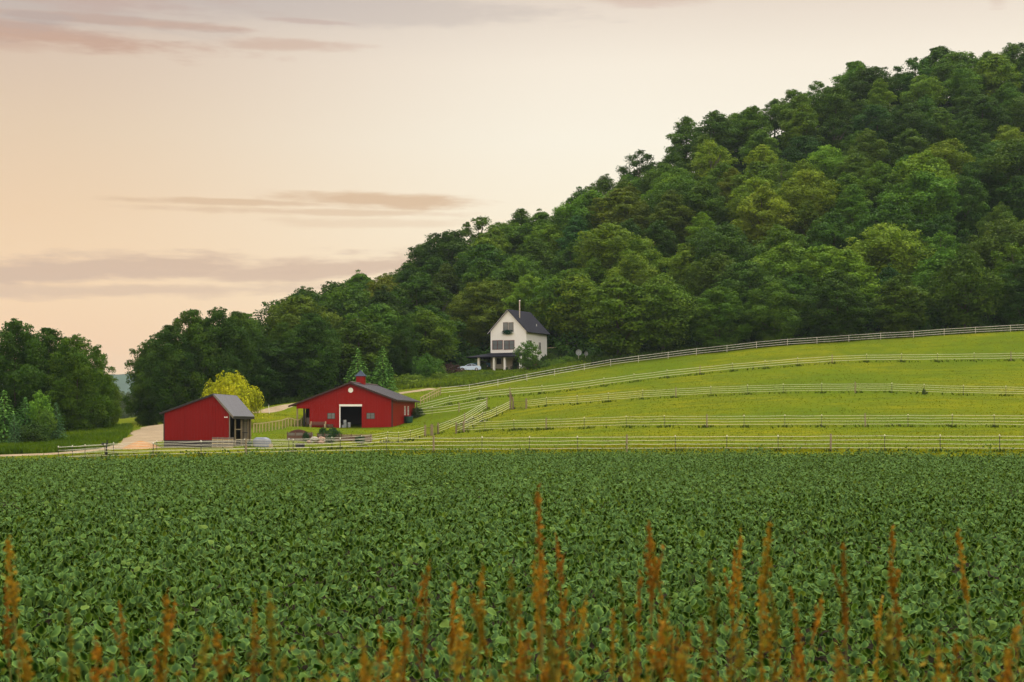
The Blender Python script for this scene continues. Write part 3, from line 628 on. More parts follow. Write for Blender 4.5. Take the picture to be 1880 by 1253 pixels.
# ------------------------------------------------------------------ foliage meshes
def unit(v): return v / np.maximum(np.linalg.norm(v, axis=-1, keepdims=True), 1e-9)
def leaf_quads(c, nrm, a, b, r, tan=None):
    """irregular leaf-clump diamonds at c facing nrm, half length a, half width b"""
    n = len(c); t = r.normal(size=(n, 3)) if tan is None else tan
    t = unit(t - nrm * (t * nrm).sum(1, keepdims=True)); s = np.cross(nrm, t)
    a = np.broadcast_to(a, (n,))[:, None]; b = np.broadcast_to(b, (n,))[:, None]
    V = np.stack([c - t*a, c + s*b + t*a*r.uniform(-.3,.3,(n,1)) + nrm*a*.18, c + t*a, c - s*b + t*a*r.uniform(-.3,.3,(n,1)) + nrm*a*.18], 1).reshape(-1, 3)
    return V, np.arange(4 * n).reshape(n, 4)
def crown_mesh(name, seed, h=15.0, rad=5.0, base=2.6, npuff=34, nleaf=9000, la=.27, lb=.18, shape=.45, ragged=.15, pmin=.26, pmax=.42):
    r = rs(seed); cs = []; pr = []
    H = h - base
    for i in range(npuff):
        t = (i + r.uniform(0, 1)) / npuff
        prof = math.sin(PI * min(1, max(0.06, t ** (.5 / max(shape, .2)) * .93 + .05))) ** .62
        p_ = rad * r.uniform(pmin, pmax) * (1.0 - .35 * max(0, t - .6) / .4)
        ang = i * 2.39996 + r.uniform(-.5, .5); ro = max(0, rad * prof * r.uniform(.75, 1.1) - p_ * .7)
        if i % 4 == 3: ro *= r.uniform(.15, .55)
        cs.append((ro * math.cos(ang), ro * math.sin(ang), base + p_ * .6 + t * (H - p_ * 1.3))); pr.append(p_)
    nb = len(cs)
    for i in range(int(npuff * 1.6)):                      # small outer tufts, most of them on top
        j = r.randint(0, nb); d_ = r.normal(size=3) + np.array([0, 0, .75]); d_ /= np.linalg.norm(d_); q_ = pr[j] * r.uniform(.28, .5)
        cs.append(tuple(np.array(cs[j]) + d_ * pr[j] * r.uniform(.85, 1.2))); pr.append(q_)
    npuff = len(cs); cs = np.array(cs); pr = np.array(pr)
    wgt = pr ** 2; wgt /= wgt.sum(); k = r.choice(npuff, nleaf, p=wgt)
    d = unit(r.normal(size=(nleaf, 3)) + np.array([0, 0, .35]) + unit(cs[k] - np.array([0, 0, base + H * .4])) * .45)
    inner = r.uniform(size=nleaf) < .22
    q_ = np.where(inner, r.uniform(.3, .8, nleaf), 1 + r.normal(0, ragged, nleaf))
    # each puff is itself bumpy
    bump_ = 1 + .16 * np.sin(d[:, 0] * 6 + k) * np.sin(d[:, 1] * 6 + 2 * k) + .1 * np.sin(d[:, 2] * 9 + k)
    c = cs[k] + d * (pr[k] * q_ * bump_)[:, None] * np.array([1, 1, .72])
    nn = unit(d + .55 * r.normal(size=(nleaf, 3)) + np.array([0, 0, .25]))
    sc_ = r.uniform(.65, 1.25, nleaf)
    V, F_ = leaf_quads(c, nn, la * sc_, lb * sc_, r)
    pv = r.uniform(0, 1, npuff)[k] * .6 + r.uniform(0, 1, nleaf) * .4
    return np_mesh(name, V, F_, np.repeat(pv, 4)), cs, pr
def trunk_mb(seed, h, base, cs, r0=.28, n=7, limbs=9):
    r = rs(seed + 99); cs = cs[:30]; mb = MB(); bend = r.normal(0, .25, 2); pts = []; rad = []
    top = h * .78
    for i in range(6):
        t = i / 5; pts.append((bend[0] * t * t * 2, bend[1] * t * t * 2, -1.2 + (top + 1.2) * t)); rad.append(r0 * (1.25 if i == 0 else 1) * (1 - .78 * t))
    mb.tube(pts, rad, n)
    for j in r.choice(len(cs), min(limbs, len(cs)), replace=False):
        z0 = max(base * .8, cs[j][2] * .62 - 1); t = (z0 + 1.2) / (top + 1.2); p0 = (bend[0]*t*t*2, bend[1]*t*t*2, z0)
        m_ = ((p0[0] + cs[j][0]) / 2 * 1.1, (p0[1] + cs[j][1]) / 2 * 1.1, (p0[2] + cs[j][2]) / 2 + .1)
        mb.tube([p0, m_, tuple(cs[j])], [r0 * .42, r0 * .26, r0 * .08], 5, False)
    return mb
PROTO = {}
def make_tree(key, name, seed, **kw):
    mat = kw.pop('mat', 'leaf'); bark = kw.pop('bark', 'bark'); r0 = kw.pop('r0', .28); limbs = kw.pop('limbs', 9)
    me, cs, pr = crown_mesh('crown', seed, **kw)
    tb = trunk_mb(seed, kw.get('h', 15.0), kw.get('base', 2.6), cs, r0, limbs=limbs)
    tm = bpy.data.meshes.new('trunk'); tm.from_pydata(tb.v, [], tb.f); tm.materials.append(M[bark]); me.materials.append(M[mat])
    PROTO[key] = (name, me, tm, kw.get('h', 15.0), kw.get('rad', 5.0)); return PROTO[key]
def put_tree(key, x, y, label, h=None, wf=1.0, rz=0.0, color=(.05, .09, .02), cat='tree', group=None, z=None, sink=.2, tcol=None):
    name, cm, tm, H0, _ = PROTO[key]; s = (h or H0) / H0
    z = float(T(x, y)) if z is None else z
    t = thing(name, label, cat, (x, y, z - sink), rz, group); t.scale = (s * wf, s * wf, s)
    c = bpy.data.objects.new('crown', cm); COL.objects.link(c); c.parent = t; c.color = (*color, 1)
    if tm is not None:
        k = bpy.data.objects.new('trunk', tm); COL.objects.link(k); k.parent = t
    return t
for i, (sd_, h_, r_, b_, np_, shp) in enumerate([(1, 15, 5.2, 2.2, 38, .45), (2, 16, 4.8, 2.6, 36, .55), (3, 14, 5.6, 2.0, 42, .42), (4, 17, 4.6, 3.0, 34, .6),
                                               (5, 15, 5.0, 1.6, 40, .5), (6, 16, 5.4, 3.0, 36, .38), (7, 14, 4.4, 1.2, 34, .5), (8, 18, 4.4, 2.4, 38, .62)]):
    make_tree(f'd{i}', 'broadleaf_tree', sd_, h=h_, rad=r_, base=b_, npuff=np_, nleaf=17000, shape=shp, la=.20, lb=.13)
make_tree('open', 'broadleaf_tree', 21, h=15, rad=4.6, base=3.5, npuff=26, nleaf=8000, la=.2, lb=.13, shape=.55, pmin=.18, pmax=.3, ragged=.3, bark='palebark', limbs=20)
make_tree('full0', 'broadleaf_tree', 31, h=17, rad=6.0, base=.2, npuff=60, nleaf=34000, shape=.45, la=.17, lb=.11, pmin=.2, pmax=.34)
make_tree('full1', 'broadleaf_tree', 32, h=18, rad=5.6, base=.4, npuff=60, nleaf=34000, shape=.5, la=.17, lb=.11, pmin=.2, pmax=.34)
make_tree('young', 'young_tree', 41, h=5, rad=2.1, base=1.0, npuff=24, nleaf=2600, la=.15, lb=.09, ragged=.3, pmin=.22, pmax=.36, r0=.08)
make_tree('bush', 'bush', 51, h=4, rad=2.5, base=-.3, npuff=26, nleaf=4500, la=.13, lb=.09, pmin=.3, pmax=.45, r0=.1)
make_tree('bush2', 'bush', 52, h=2.2, rad=1.8, base=-.4, npuff=18, nleaf=2600, la=.11, lb=.075, pmin=.3, pmax=.5, r0=.06, ragged=.25)
def conifer(key, name, seed, h, rad, levels, la, lb, dense=60, base=.3):
    r = rs(seed); C_, N_, Tn, A_ = [], [], [], []
    for L in range(levels):
        t = L / levels; z = base + (h - base) * t; rl = rad * (1 - t) ** .85 * r.uniform(.85, 1.12) + .12
        nb = max(5, int(13 * (1 - t) + 4))
        for b in range(nb):
            a = 2*PI*(b + r.uniform(-.3, .3)) / nb + L * .7; ll = rl * r.uniform(.75, 1.15)
            m_ = max(4, int(dense * ll / rad * .35))
            u = r.uniform(.08, 1, m_) ** .75
            px_ = np.cos(a) * u * ll; py_ = np.sin(a) * u * ll; pz = z + u * ll * .12 - (u ** 2) * ll * .28 + r.normal(0, .05, m_)
            side = r.normal(0, .16 * ll, m_) * (1.05 - u)
            C_.append(np.stack([px_ - np.sin(a) * side, py_ + np.cos(a) * side, pz], 1))
            N_.append(unit(np.array([.35*np.cos(a), .35*np.sin(a), 1.0]) + r.normal(0, .4, (m_, 3)))); Tn.append(np.tile([np.cos(a), np.sin(a), .15], (m_, 1)) + r.normal(0, .35, (m_, 3)))
    c = np.concatenate(C_); nn = np.concatenate(N_); tn = np.concatenate(Tn); n = len(c)
    V, F_ = leaf_quads(c, nn, la * r.uniform(.7, 1.3, n), lb * r.uniform(.7, 1.3, n), r, tn)
    me = np_mesh('crown', V, F_, np.repeat(r.uniform(0, 1, n), 4)); me.materials.append(M['needle'])
    tb = MB().tube([(0, 0, -.8), (0, 0, h * .5), (0, 0, h * .97)], [.035*h*.6, .022*h*.6, .02], 7)
    tm = bpy.data.meshes.new('trunk'); tm.from_pydata(tb.v, [], tb.f); tm.materials.append(M['bark'])
    PROTO[key] = (name, me, tm, h, rad)
conifer('pine0', 'pine_tree', 61, 8, 3.0, 22, .22, .10, 60)
conifer('pine1', 'pine_tree', 62, 8, 2.7, 24, .22, .10, 60)
conifer('spruce', 'spruce_tree', 63, 8, 2.2, 26, .18, .08, 55)
def willow():
    r = rs(71); C_, N_, Tn = [], [], []; cen = []
    for i in range(110):
        dv = r.normal(size=3) + np.array([0, -.25, .45]); dv /= np.linalg.norm(dv); q_ = r.uniform(.72, 1.06) if i % 4 else r.uniform(.3, .7)
        cx, cy, z = dv[0] * 3.7 * q_, dv[1] * 3.7 * q_, 3.9 + dv[2] * 3.7 * q_; cen.append((cx, cy, z)); pk = r.uniform(0, 1)
        for s in range(16):
            dx, dy, dz = r.normal(0, .5, 3); ln = r.uniform(.5, 1.9); m_ = int(ln * 8) + 4; t = np.linspace(0, 1, m_); rad_ = math.hypot(cx, cy) + .01; fl = r.uniform(.1, .75)
            px_ = cx + dx + cx / rad_ * t * fl + r.normal(0, .06, m_); py_ = cy + dy + cy / rad_ * t * fl + r.normal(0, .06, m_)
            pz = z + dz * .7 + .5 * np.sin(t * 2.6) * (1 - t) - t * t * ln
            C_.append(np.stack([px_, py_, np.maximum(pz, .2)], 1)); N_.append(unit(np.stack([px_ * .2, py_ * .2 - .1, np.full(m_, .8)], 1) + r.normal(0, .5, (m_, 3)))); Tn.append(np.tile([0, 0, -1.0], (m_, 1)) + r.normal(0, .6, (m_, 3)))
    c = np.concatenate(C_); nn = np.concatenate(N_); tn = np.concatenate(Tn); n = len(c)
    V, F_ = leaf_quads(c, nn, .17 * r.uniform(.7, 1.3, n), .07 * r.uniform(.7, 1.4, n), r, tn)
    me = np_mesh('crown', V, F_, np.repeat(r.uniform(0, 1, n), 4)); me.materials.append(M['willow'])
    tb = trunk_mb(5, 7, 1.5, np.array(cen), .3); tm = bpy.data.meshes.new('trunk'); tm.from_pydata(tb.v, [], tb.f); tm.materials.append(M['bark'])
    PROTO['willow'] = ('willow_tree', me, tm, 8.0, 4.2)
willow()

G1, G2, G3 = (.052, .118, .013), (.082, .165, .014), (.120, .212, .015)
YG, OL, BL = (.155, .240, .015), (.120, .180, .014), (.046, .122, .024)
NUM = 'first second third fourth fifth sixth seventh eighth ninth tenth eleventh twelfth thirteenth fourteenth fifteenth sixteenth seventeenth eighteenth nineteenth twentieth'.split()
def ordn(i):
    if i < 20: return NUM[i]
    t_ = {2: 'twenty', 3: 'thirty', 4: 'forty', 5: 'fifty', 6: 'sixty', 7: 'seventy', 8: 'eighty', 9: 'ninety'}[(i + 1) // 10]; u_ = (i + 1) % 10
    return (t_[:-1] + 'ieth') if u_ == 0 else f'{t_}-{NUM[u_ - 1]}'
# ---- the wooded hillside: rows of trees climbing from the pasture to the ridge
rt = rs(77)
ridge_pts = [(440,602,335),(500,562,345),(600,522,350),(680,512,360),(765,466,370),(860,426,380),(975,402,386),(1080,348,392),(1200,288,402),(1270,243,408),(1400,178,420),(1550,152,425),(1700,112,432),(1880,88,440),(2000,80,445)]
def lerp(px, L, k): return float(np.interp(px, [a[0] for a in L], [a[k] for a in L]))
fedge = [(440,262),(600,268),(700,278),(760,286),(860,299),(975,305),(1020,296),(1080,283),(1200,280),(1880,280),(2000,280)]
NR = 13; used = []; forest = []
special = {  # (row, photo column): colour, height factor, width factor
}
for r_ in range(NR):
    f = r_ / (NR - 1); px = 448.0 + rt.uniform(0, 20); row = []
    while px < 1925:
        lo = float(np.interp(px, [a for a, _ in fedge], [b for _, b in fedge])); hi = lerp(px, ridge_pts, 2)
        nloc = (hi - lo) / 10.6                       # how many rows fit here
        keep_row = (r_ == 0) or (r_ == NR - 1) or (int(f * nloc + 1e-6) != int((r_ - 1) / (NR - 1) * nloc + 1e-6))
        d = lo + (hi - lo) * f + rt.uniform(-2.2, 2.2)
        if keep_row:
            jx = rt.uniform(-1.8, 1.8)
            row.append((px + jx * FP / d, d))
        px += (11.0 if r_ < 2 else 11.8) * rt.uniform(.85, 1.15) * FP / d
    forest.append(row)
clr_names = {0: 'dark green', 1: 'mid green', 2: 'light green', 3: 'yellow-green', 4: 'olive', 5: 'bluish green'}
clrs = [G1, G2, G3, YG, OL, BL]
rown = ['front row at the pasture edge', 'second row up the hill', 'third row up the hill', 'fourth row up the hill', 'fifth row up the hill', 'sixth row up the hill', 'seventh row up the hill', 'eighth row up the hill', 'ninth row up the hill',
        'third row below the ridge', 'second row below the ridge', 'row just below the ridge', 'ridge row against the sky']
olive_spots = [(1625, 275, 4), (1165, 380, 4), (1480, 325, 3), (1720, 320, 3), (1860, 235, 3), (900, 530, 4), (920, 470, 4), (1460, 460, 2), (1290, 500, 3), (1240, 470, 2), (1590, 330, 3), (1745, 300, 3), (1360, 385, 2), (1090, 555, 2)]
extra = []
for (px, d) in forest[-1]: extra.append((px + rt.uniform(4, 40), d + rt.uniform(5, 8)))
forest.append(extra); rown.append('row behind the ridge row')
nforest = 0
for r_, row in enumerate(forest):
    for i, (px, d) in enumerate(row):
        x = gx(px, d); z = float(T(x, d)); hgt = rt.uniform(12.0, 17.5) if r_ else rt.uniform(12.5, 17)
        if r_ == NR: hgt *= .72
        if 850 < px < 1075 and d < 316:
            d = (316 if px < 1000 else 306) + rt.uniform(0, 4); px = px + (24 if 995 < px < 1045 else 0); x = gx(px, d); z = float(T(x, d))
        py_top = HY - (z + hgt * .8 - CZ) * FP / d
        if px < 960: ck = rt.choice([0, 1, 2, 4, 5], p=[.42, .34, .14, .03, .07])
        else: ck = rt.choice([0, 1, 2, 3, 4, 5], p=[.24, .36, .22, .08, .03, .07])
        if r_ >= NR - 2: ck = rt.choice([0, 1, 1])
        if r_ == NR - 1: hgt = rt.choice([11.5, 13, 14.5, 16.5, 18.5])
        wf = 1.0
        for (ox, oy, oc) in olive_spots:
            if abs(px - ox) < 26 and abs(py_top - oy) < 28: ck = oc
        key = f'd{rt.randint(0, 8)}' if rt.uniform() > .05 else 'open'
        if r_ == NR - 1 and i % 4 == 1: key = 'open'
        if r_ == 0: key = ['full0', 'full1', 'd6', 'd4', 'full1'][i % 5]
        k_ = rt.uniform(.68, 1.18) * (.82 if px < 960 else 1.0); c_ = tuple(q * k_ * rt.uniform(.92, 1.08) for q in clrs[ck])
        put_tree(key, x, d, f'{clr_names[ck]} broadleaf tree, {ordn(i)} from the left in the {rown[r_]}', hgt, rt.uniform(1.15, 1.55) * wf, rt.uniform(0, 6.28), c_, group='broadleaf trees of the wooded hillside')
        nforest += 1
# ---- trees of the left stand, of the clump behind the shed, and single trees
def spot(px, d): return gx(px, d), d
left = [('full1', -60, 212, 17, 1.1, G1, 'dark green tree rising at the left edge of the left stand'), ('full0', 28, 205, 17.2, 1.0, G1, 'tallest dark tree of the left stand, above the pine saplings'),
        ('full1', 88, 214, 16.5, .95, G1, 'second dark tree of the left stand with a ragged top'), ('full0', 140, 206, 14.6, .95, G2, 'broad green tree in the middle of the left stand'),
        ('full1', 178, 216, 12.9, .78, G2, 'rounded tree at the right end of the left stand, beside the valley gap'), ('full0', 196, 226, 9.0, .8, G3, 'low light green tree under the right end of the left stand'),
        ('full1', 55, 235, 16.5, 1.0, G1, 'dark tree behind the tallest one of the left stand'), ('full0', 120, 238, 14.5, 1.0, G1, 'dark tree behind the middle of the left stand')]
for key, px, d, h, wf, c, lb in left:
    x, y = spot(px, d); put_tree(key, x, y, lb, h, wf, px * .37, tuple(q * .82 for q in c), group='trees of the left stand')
mids = [('full0', 272, 252, 15.6, .82, G2, 'tree at the left end of the clump behind the red shed'), ('full1', 312, 246, 17.5, .86, G1, 'dark tree rising over the left eave of the red shed'),
        ('full1', 352, 250, 20.2, .86, G2, 'tallest tree of the clump behind the red shed'), ('full0', 402, 252, 19.6, .90, G1, 'dark broad tree right behind the yellow willow'),
        ('full1', 436, 262, 19.0, .85, G2, 'tree at the right end of the clump, next to the wooded hillside'), ('full0', 300, 272, 17.0, .9, G1, 'shadowed tree at the back of the clump behind the shed'),
        ('full0', 375, 275, 18.5, .9, G1, 'second shadowed tree at the back of the clump behind the shed'), ('full0', 470, 262, 14.5, .8, G1, 'dark tree between the willow and the wooded hillside'),
        ('full1', 520, 268, 15.5, .8, G2, 'green tree above the barn end of the gravel track'), ('d4', 575, 266, 13.5, .95, G1, 'dark tree behind the left slope of the barn roof'), ('full0', 745, 280, 13, .8, G1, 'dark tree between the second pine and the round bush')]
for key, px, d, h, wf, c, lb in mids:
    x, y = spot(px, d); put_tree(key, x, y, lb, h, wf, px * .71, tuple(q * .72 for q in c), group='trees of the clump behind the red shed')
x, y = spot(424, 222); put_tree('willow', x, y, 'bright yellow-green weeping willow behind the grey roof of the red shed', 8.2, 1.02, .4, (.44, .46, .012))
for px, d, h, wf, key, lb in [(657, 254, 9.3, 1.0, 'pine0', 'wide soft pine behind the barn cupola'), (703, 252, 9.6, .95, 'pine1', 'pointed pine right of the barn cupola')]:
    x, y = spot(px, d); put_tree(key, x, y, lb, h, wf, 1.0, (.12, .26, .045), group='pines behind the barn')
sap = [(8, 178, 7.6, 'pine0', (.12, .26, .05), 'tall pale green pine sapling at the left picture edge'), (46, 180, 6.6, 'pine1', (.11, .25, .06), 'second pale pine sapling beside the dirt road'), (72, 181, 7.2, 'young', (.14, .28, .03), 'slender light green sapling with drooping tips'),
       (84, 179, 4.8, 'young', (.11, .2, .03), 'short light green sapling beside the slender one'), (103, 183, 5.6, 'spruce', (.10, .21, .08), 'small bluish spruce at the right end of the saplings'), (26, 176, 4.6, 'spruce', (.10, .21, .08), 'low bluish spruce in front of the pine saplings'),
       (-22, 178, 6.8, 'pine0', (.11, .24, .05), 'pale pine sapling cut by the picture edge'), (60, 177, 3.4, 'bush', (.05, .1, .02), 'round low bush at the foot of the slender sapling')]
for px, d, h, key, c, lb in sap:
    x, y = spot(px, d); put_tree(key, x, y, lb, h, .62 if key == 'young' else 1.0, px * .9, c, 'bush' if key == 'bush' else 'tree', 'saplings beside the dirt road')
x, y = spot(786, 276); put_tree('bush', x, y, 'large round dark green bush left of the white house', 5.4, 1.0, .3, (.07, .16, .02), 'bush')
x, y = spot(822, 281); put_tree('bush2', x, y, 'dark purple-red shrub left of the pale blue car', 2.7, 1.3, .9, (.06, .035, .03), 'shrub')
x, y = spot(812, 280); put_tree('bush2', x, y, 'light green shrub between the round bush and the purple shrub', 2.3, 1.2, 2.1, (.14, .2, .04), 'shrub')
x, y = spot(969, 277); put_tree('young', x, y, 'leafy young tree in front of the right corner of the white house', 6.8, .84, .3, (.085, .17, .025), 'tree')
for px, d, h, wf, c, lb in [(742, 268, 2.6, 1.5, (.13, .20, .02), 'broad yellow-green shrub on the bank just right of the barn pines'), (765, 270, 2.2, 1.4, (.10, .17, .02), 'low green shrub on the bank below the round bush'), (806, 273, 1.9, 1.6, (.12, .19, .02), 'low spreading shrub on the bank below the purple shrub'), (848, 275, 1.6, 1.7, (.10, .17, .02), 'low shrub on the bank below the pale blue car'), (892, 275, 1.5, 1.7, (.08, .14, .02), 'low shrub on the bank below the porch'), (990, 279, 2.6, 1.2, (.06, .12, .02), 'green shrub at the foot of the young tree by the house'), (1018, 282, 2.0, 1.3, (.11, .19, .02), 'yellow-green shrub right of the white house'), (1042, 281, 2.2, 1.2, (.09, .17, .02), 'yellow-green shrub left of the satellite dishes'),
                            (752, 238, 1.7, .8, (.04, .07, .02), 'dark shrub against the right side wall of the barn'), (1696, 204.5, 1.0, .36, (.05, .08, .02), 'small dark weed bush grown into the middle pasture fence')]:
    x, y = spot(px, d)
    if px == 752: x, y, _ = atbarn(7.6, 15.0)
    put_tree('bush2', x, y, lb, h, wf, px, c, 'shrub')
# trees standing far down the valley, seen through the gap
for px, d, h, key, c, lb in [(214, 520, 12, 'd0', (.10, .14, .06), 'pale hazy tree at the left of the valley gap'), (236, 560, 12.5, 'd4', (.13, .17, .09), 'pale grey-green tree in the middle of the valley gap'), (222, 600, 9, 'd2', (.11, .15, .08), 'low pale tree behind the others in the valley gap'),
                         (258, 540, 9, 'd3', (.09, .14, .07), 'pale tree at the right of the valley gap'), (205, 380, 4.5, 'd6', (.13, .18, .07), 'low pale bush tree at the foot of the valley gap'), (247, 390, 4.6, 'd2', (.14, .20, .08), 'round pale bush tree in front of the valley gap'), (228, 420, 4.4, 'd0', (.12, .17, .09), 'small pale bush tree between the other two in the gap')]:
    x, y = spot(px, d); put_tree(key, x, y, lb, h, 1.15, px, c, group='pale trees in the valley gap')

# ---- ground cover: stuff
def cover(name, pts, size, hgt, mat, color, kind='stuff', lean=.35, seed=1, wid=.35):
    """pts (n,2): upright irregular blades / leaf tufts; each a bent triangle pair"""
    r = rs(seed); n = len(pts); z = T(pts[:, 0], pts[:, 1])
    a = r.uniform(0, 2*PI, n); hh = hgt * r.uniform(.5, 1.3, n) * size; ww = hh * wid * r.uniform(.6, 1.4, n)
    ux, uy = np.cos(a) * ww, np.sin(a) * ww; lx, ly = r.normal(0, lean, n) * hh, r.normal(0, lean, n) * hh
    b = np.stack([pts[:, 0], pts[:, 1], z - .03], 1)
    V = np.stack([b + np.stack([-ux, -uy, 0*z], 1), b + np.stack([ux, uy, 0*z], 1), b + np.stack([lx*.5 + ux*.7, ly*.5 + uy*.7, hh*.65], 1), b + np.stack([lx, ly, hh], 1)], 1).reshape(-1, 3)
    me = np_mesh(name, V, np.arange(4*n).reshape(n, 4), np.repeat(r.uniform(0, 1, n), 4)); me.materials.append(M[mat])
    o = bpy.data.objects.new(name, me); COL.objects.link(o); o.color = (*color, 1); return tag(o, kind=kind)
M['grassblade'] = leafmat('grass_blades', .86, 1.16, .3, .08)
def keepout(x, y):
    """true where grass may stand (off the road, out of the buildings)"""
    ok = np.ones(len(x), bool)
    for (cx, cy, yaw, u0, u1, v0, v1) in ((bx, d0, 7.5, -8.8, 6.8, -.3, 17.8), (shx, d1, 3, -.2, W1+.2, -.2, 10.5), (hx, d2, 30, -7.9, 4.4, -3.2, 8.8)):
        c, s = math.cos(R(yaw)), math.sin(R(yaw)); dx, dy = x - cx, y - cy; u = dx*c - dy*s; v = dx*s + dy*c
        ok &= ~((u > u0) & (u < u1) & (v > v0) & (v < v1))
    return ok
ROADC = [(gx(-330,156),156,2.2),(gx(0,156),156,2.0),(gx(107,158),158,2.0),(gx(190,164),164,1.9),(gx(235,173),173,2.1),(gx(262,183),183,2.7),(gx(290,196),196,3.8),(gx(305,212),212,5.0),(gx(322,232),232,6.5),(gx(345,240),240,5.0),(gx(400,240),240,3.2),
         (gx(470,239),239,1.7),(gx(510,245),245,1.5),(gx(560,250),250,1.4),(gx(640,253),253,1.4),(gx(738,256),256,1.3),(gx(793,262),262,1.2)]
def offroad(x, y, pad=.0):
    ok = np.ones(len(x), bool)
    for (x0, y0, w0), (x1, y1, w1) in zip(ROADC[:-1], ROADC[1:]):
        L2 = (x1-x0)**2 + (y1-y0)**2; t = np.clip(((x-x0)*(x1-x0) + (y-y0)*(y1-y0)) / L2, 0, 1)
        dd_ = np.hypot(x - x0 - t*(x1-x0), y - y0 - t*(y1-y0)); ok &= dd_ > (w0 + (w1-w0)*t) * .97 + pad
    return ok
def scatter(n, px0, px1, d0_, d1_, seed, jitter=None):
    r = rs(seed); d = np.sqrt(r.uniform(d0_**2, d1_**2, n)); px = r.uniform(px0, px1, n); return np.stack([(px - 940) / FP * d, d], 1)
p_ = scatter(150000, -120, 2020, 112, 290, 11); p_ = p_[(p_[:, 1] > edge_y(p_[:, 0]) - 3.0) & (p_[:, 1] < forest_y(p_[:, 0]) + 6)]
p_ = p_[keepout(p_[:, 0], p_[:, 1]) & offroad(p_[:, 0], p_[:, 1])]
cover('pasture_grass', p_, 1, .12, 'grassblade', (.130, .152, .003), seed=12, wid=.5)
p_ = scatter(36000, -120, 2020, 108, 160, 13); ey = edge_y(p_[:, 0]); p_ = p_[(p_[:, 1] > ey - 3.6) & (p_[:, 1] < ey + 9 + 6 * np.sin(p_[:, 0] * .13)) & offroad(p_[:, 0], p_[:, 1])]
cover('verge_grass', p_, 1, .20, 'grassblade', (.21, .22, .004), seed=14, wid=.5)
# taller dark weeds in lines along the fences and round the posts
pts = []
rw = rs(15)
for L, dens, sp_ in ((F1, 7, .30), (F2, 8, .5), (F3, 6, .5), (F4, 10, .45), (FB, 6, .4), (FL1, 6, .5), (FL2, 6, .5)):
    for a, b in zip(L[:-1], L[1:]):
        p0, p1 = G(a[0], a[2]), G(b[0], b[2]); ln = math.hypot(p1[0]-p0[0], p1[1]-p0[1]); n = int(ln * dens)
        t = rw.uniform(0, 1, n); t = np.where(rw.uniform(0, 1, n) < .45, t, np.clip(np.round(t) + rw.normal(0, .05, n), 0, 1))
        pts.append(np.stack([p0[0] + (p1[0]-p0[0])*t + rw.normal(0, sp_, n), p0[1] + (p1[1]-p0[1])*t + rw.normal(0, sp_, n)], 1))
cover('fence_line_weeds', np.concatenate(pts), 1, .30, 'grassblade', (.045, .070, .008), seed=16, wid=.3)
# rank growth: bank beside the dirt road, bank below the house, forest edge
def area(n, poly_px, seed):
    """poly_px: list of (px, d0, d1) - band between two distances"""
    r = rs(seed); px = r.uniform(poly_px[0][0], poly_px[-1][0], n); a = np.interp(px, [q[0] for q in poly_px], [q[1] for q in poly_px]); b = np.interp(px, [q[0] for q in poly_px], [q[2] for q in poly_px])
    d = r.uniform(a, b); return np.stack([(px - 940) / FP * d, d], 1)
p_ = area(26000, [(-120, 159, 192), (60, 159, 192), (150, 163, 205), (200, 168, 235), (240, 182, 262)], 17); p_ = p_[offroad(p_[:, 0], p_[:, 1], .3)]
cover('roadside_grass', p_, 1, .75, 'grassblade', (.085, .15, .008), seed=18, wid=.22)
p_ = area(30000, [(715, 263, 284), (760, 264, 284), (850, 264, 285), (930, 267, 284), (985, 270, 286), (1080, 273, 284)], 19); p_ = p_[keepout(p_[:, 0], p_[:, 1]) & offroad(p_[:, 0], p_[:, 1], .5)]
cover('meadow_weeds', p_, 1, .85, 'weed', (.13, .20, .015), seed=20, wid=.33)
p_ = area(26000, [(430, 258, 268), (600, 262, 275), (760, 282, 294), (900, 298, 306), (1000, 292, 302), (1080, 275, 288), (1300, 275, 286), (1950, 273, 286)], 21)
cover('forest_edge_undergrowth', p_, 1, 1.1, 'weed', (.045, .085, .014), seed=22, wid=.45)

def understory():
    r = rs(91); n = 90000; px = r.uniform(440, 1960, n); lo = np.interp(px, [a for a, _ in fedge], [b for _, b in fedge]); hi = np.interp(px, [a[0] for a in ridge_pts], [a[2] for a in ridge_pts])
    d = lo + 1.0 + (hi + 14 - lo) * r.uniform(0, 1, n) ** 1.4; x = (px - 940) / FP * d; ok = keepout(x, d); x, d = x[ok], d[ok]; n = len(x)
    hs_ = 2.2 + 2.0 * np.sin(x * .37) * np.sin(d * .31) + 1.2 * np.sin(x * .9 + d * .7); z = T(x, d) + np.maximum(.4, hs_) * r.uniform(.1, 1, n) ** .6
    V, F_ = leaf_quads(np.stack([x, d, z], 1), unit(r.normal(size=(n, 3)) + np.array([0, -.4, .7])), .42 * r.uniform(.6, 1.3, n), .26 * r.uniform(.6, 1.3, n), r)
    me = np_mesh('forest_understory', V, F_, np.repeat(r.uniform(0, 1, n), 4)); me.materials.append(M['leaf']); o = bpy.data.objects.new('forest_understory', me); COL.objects.link(o); o.color = (.035, .085, .012, 1); tag(o, kind='stuff')
understory()
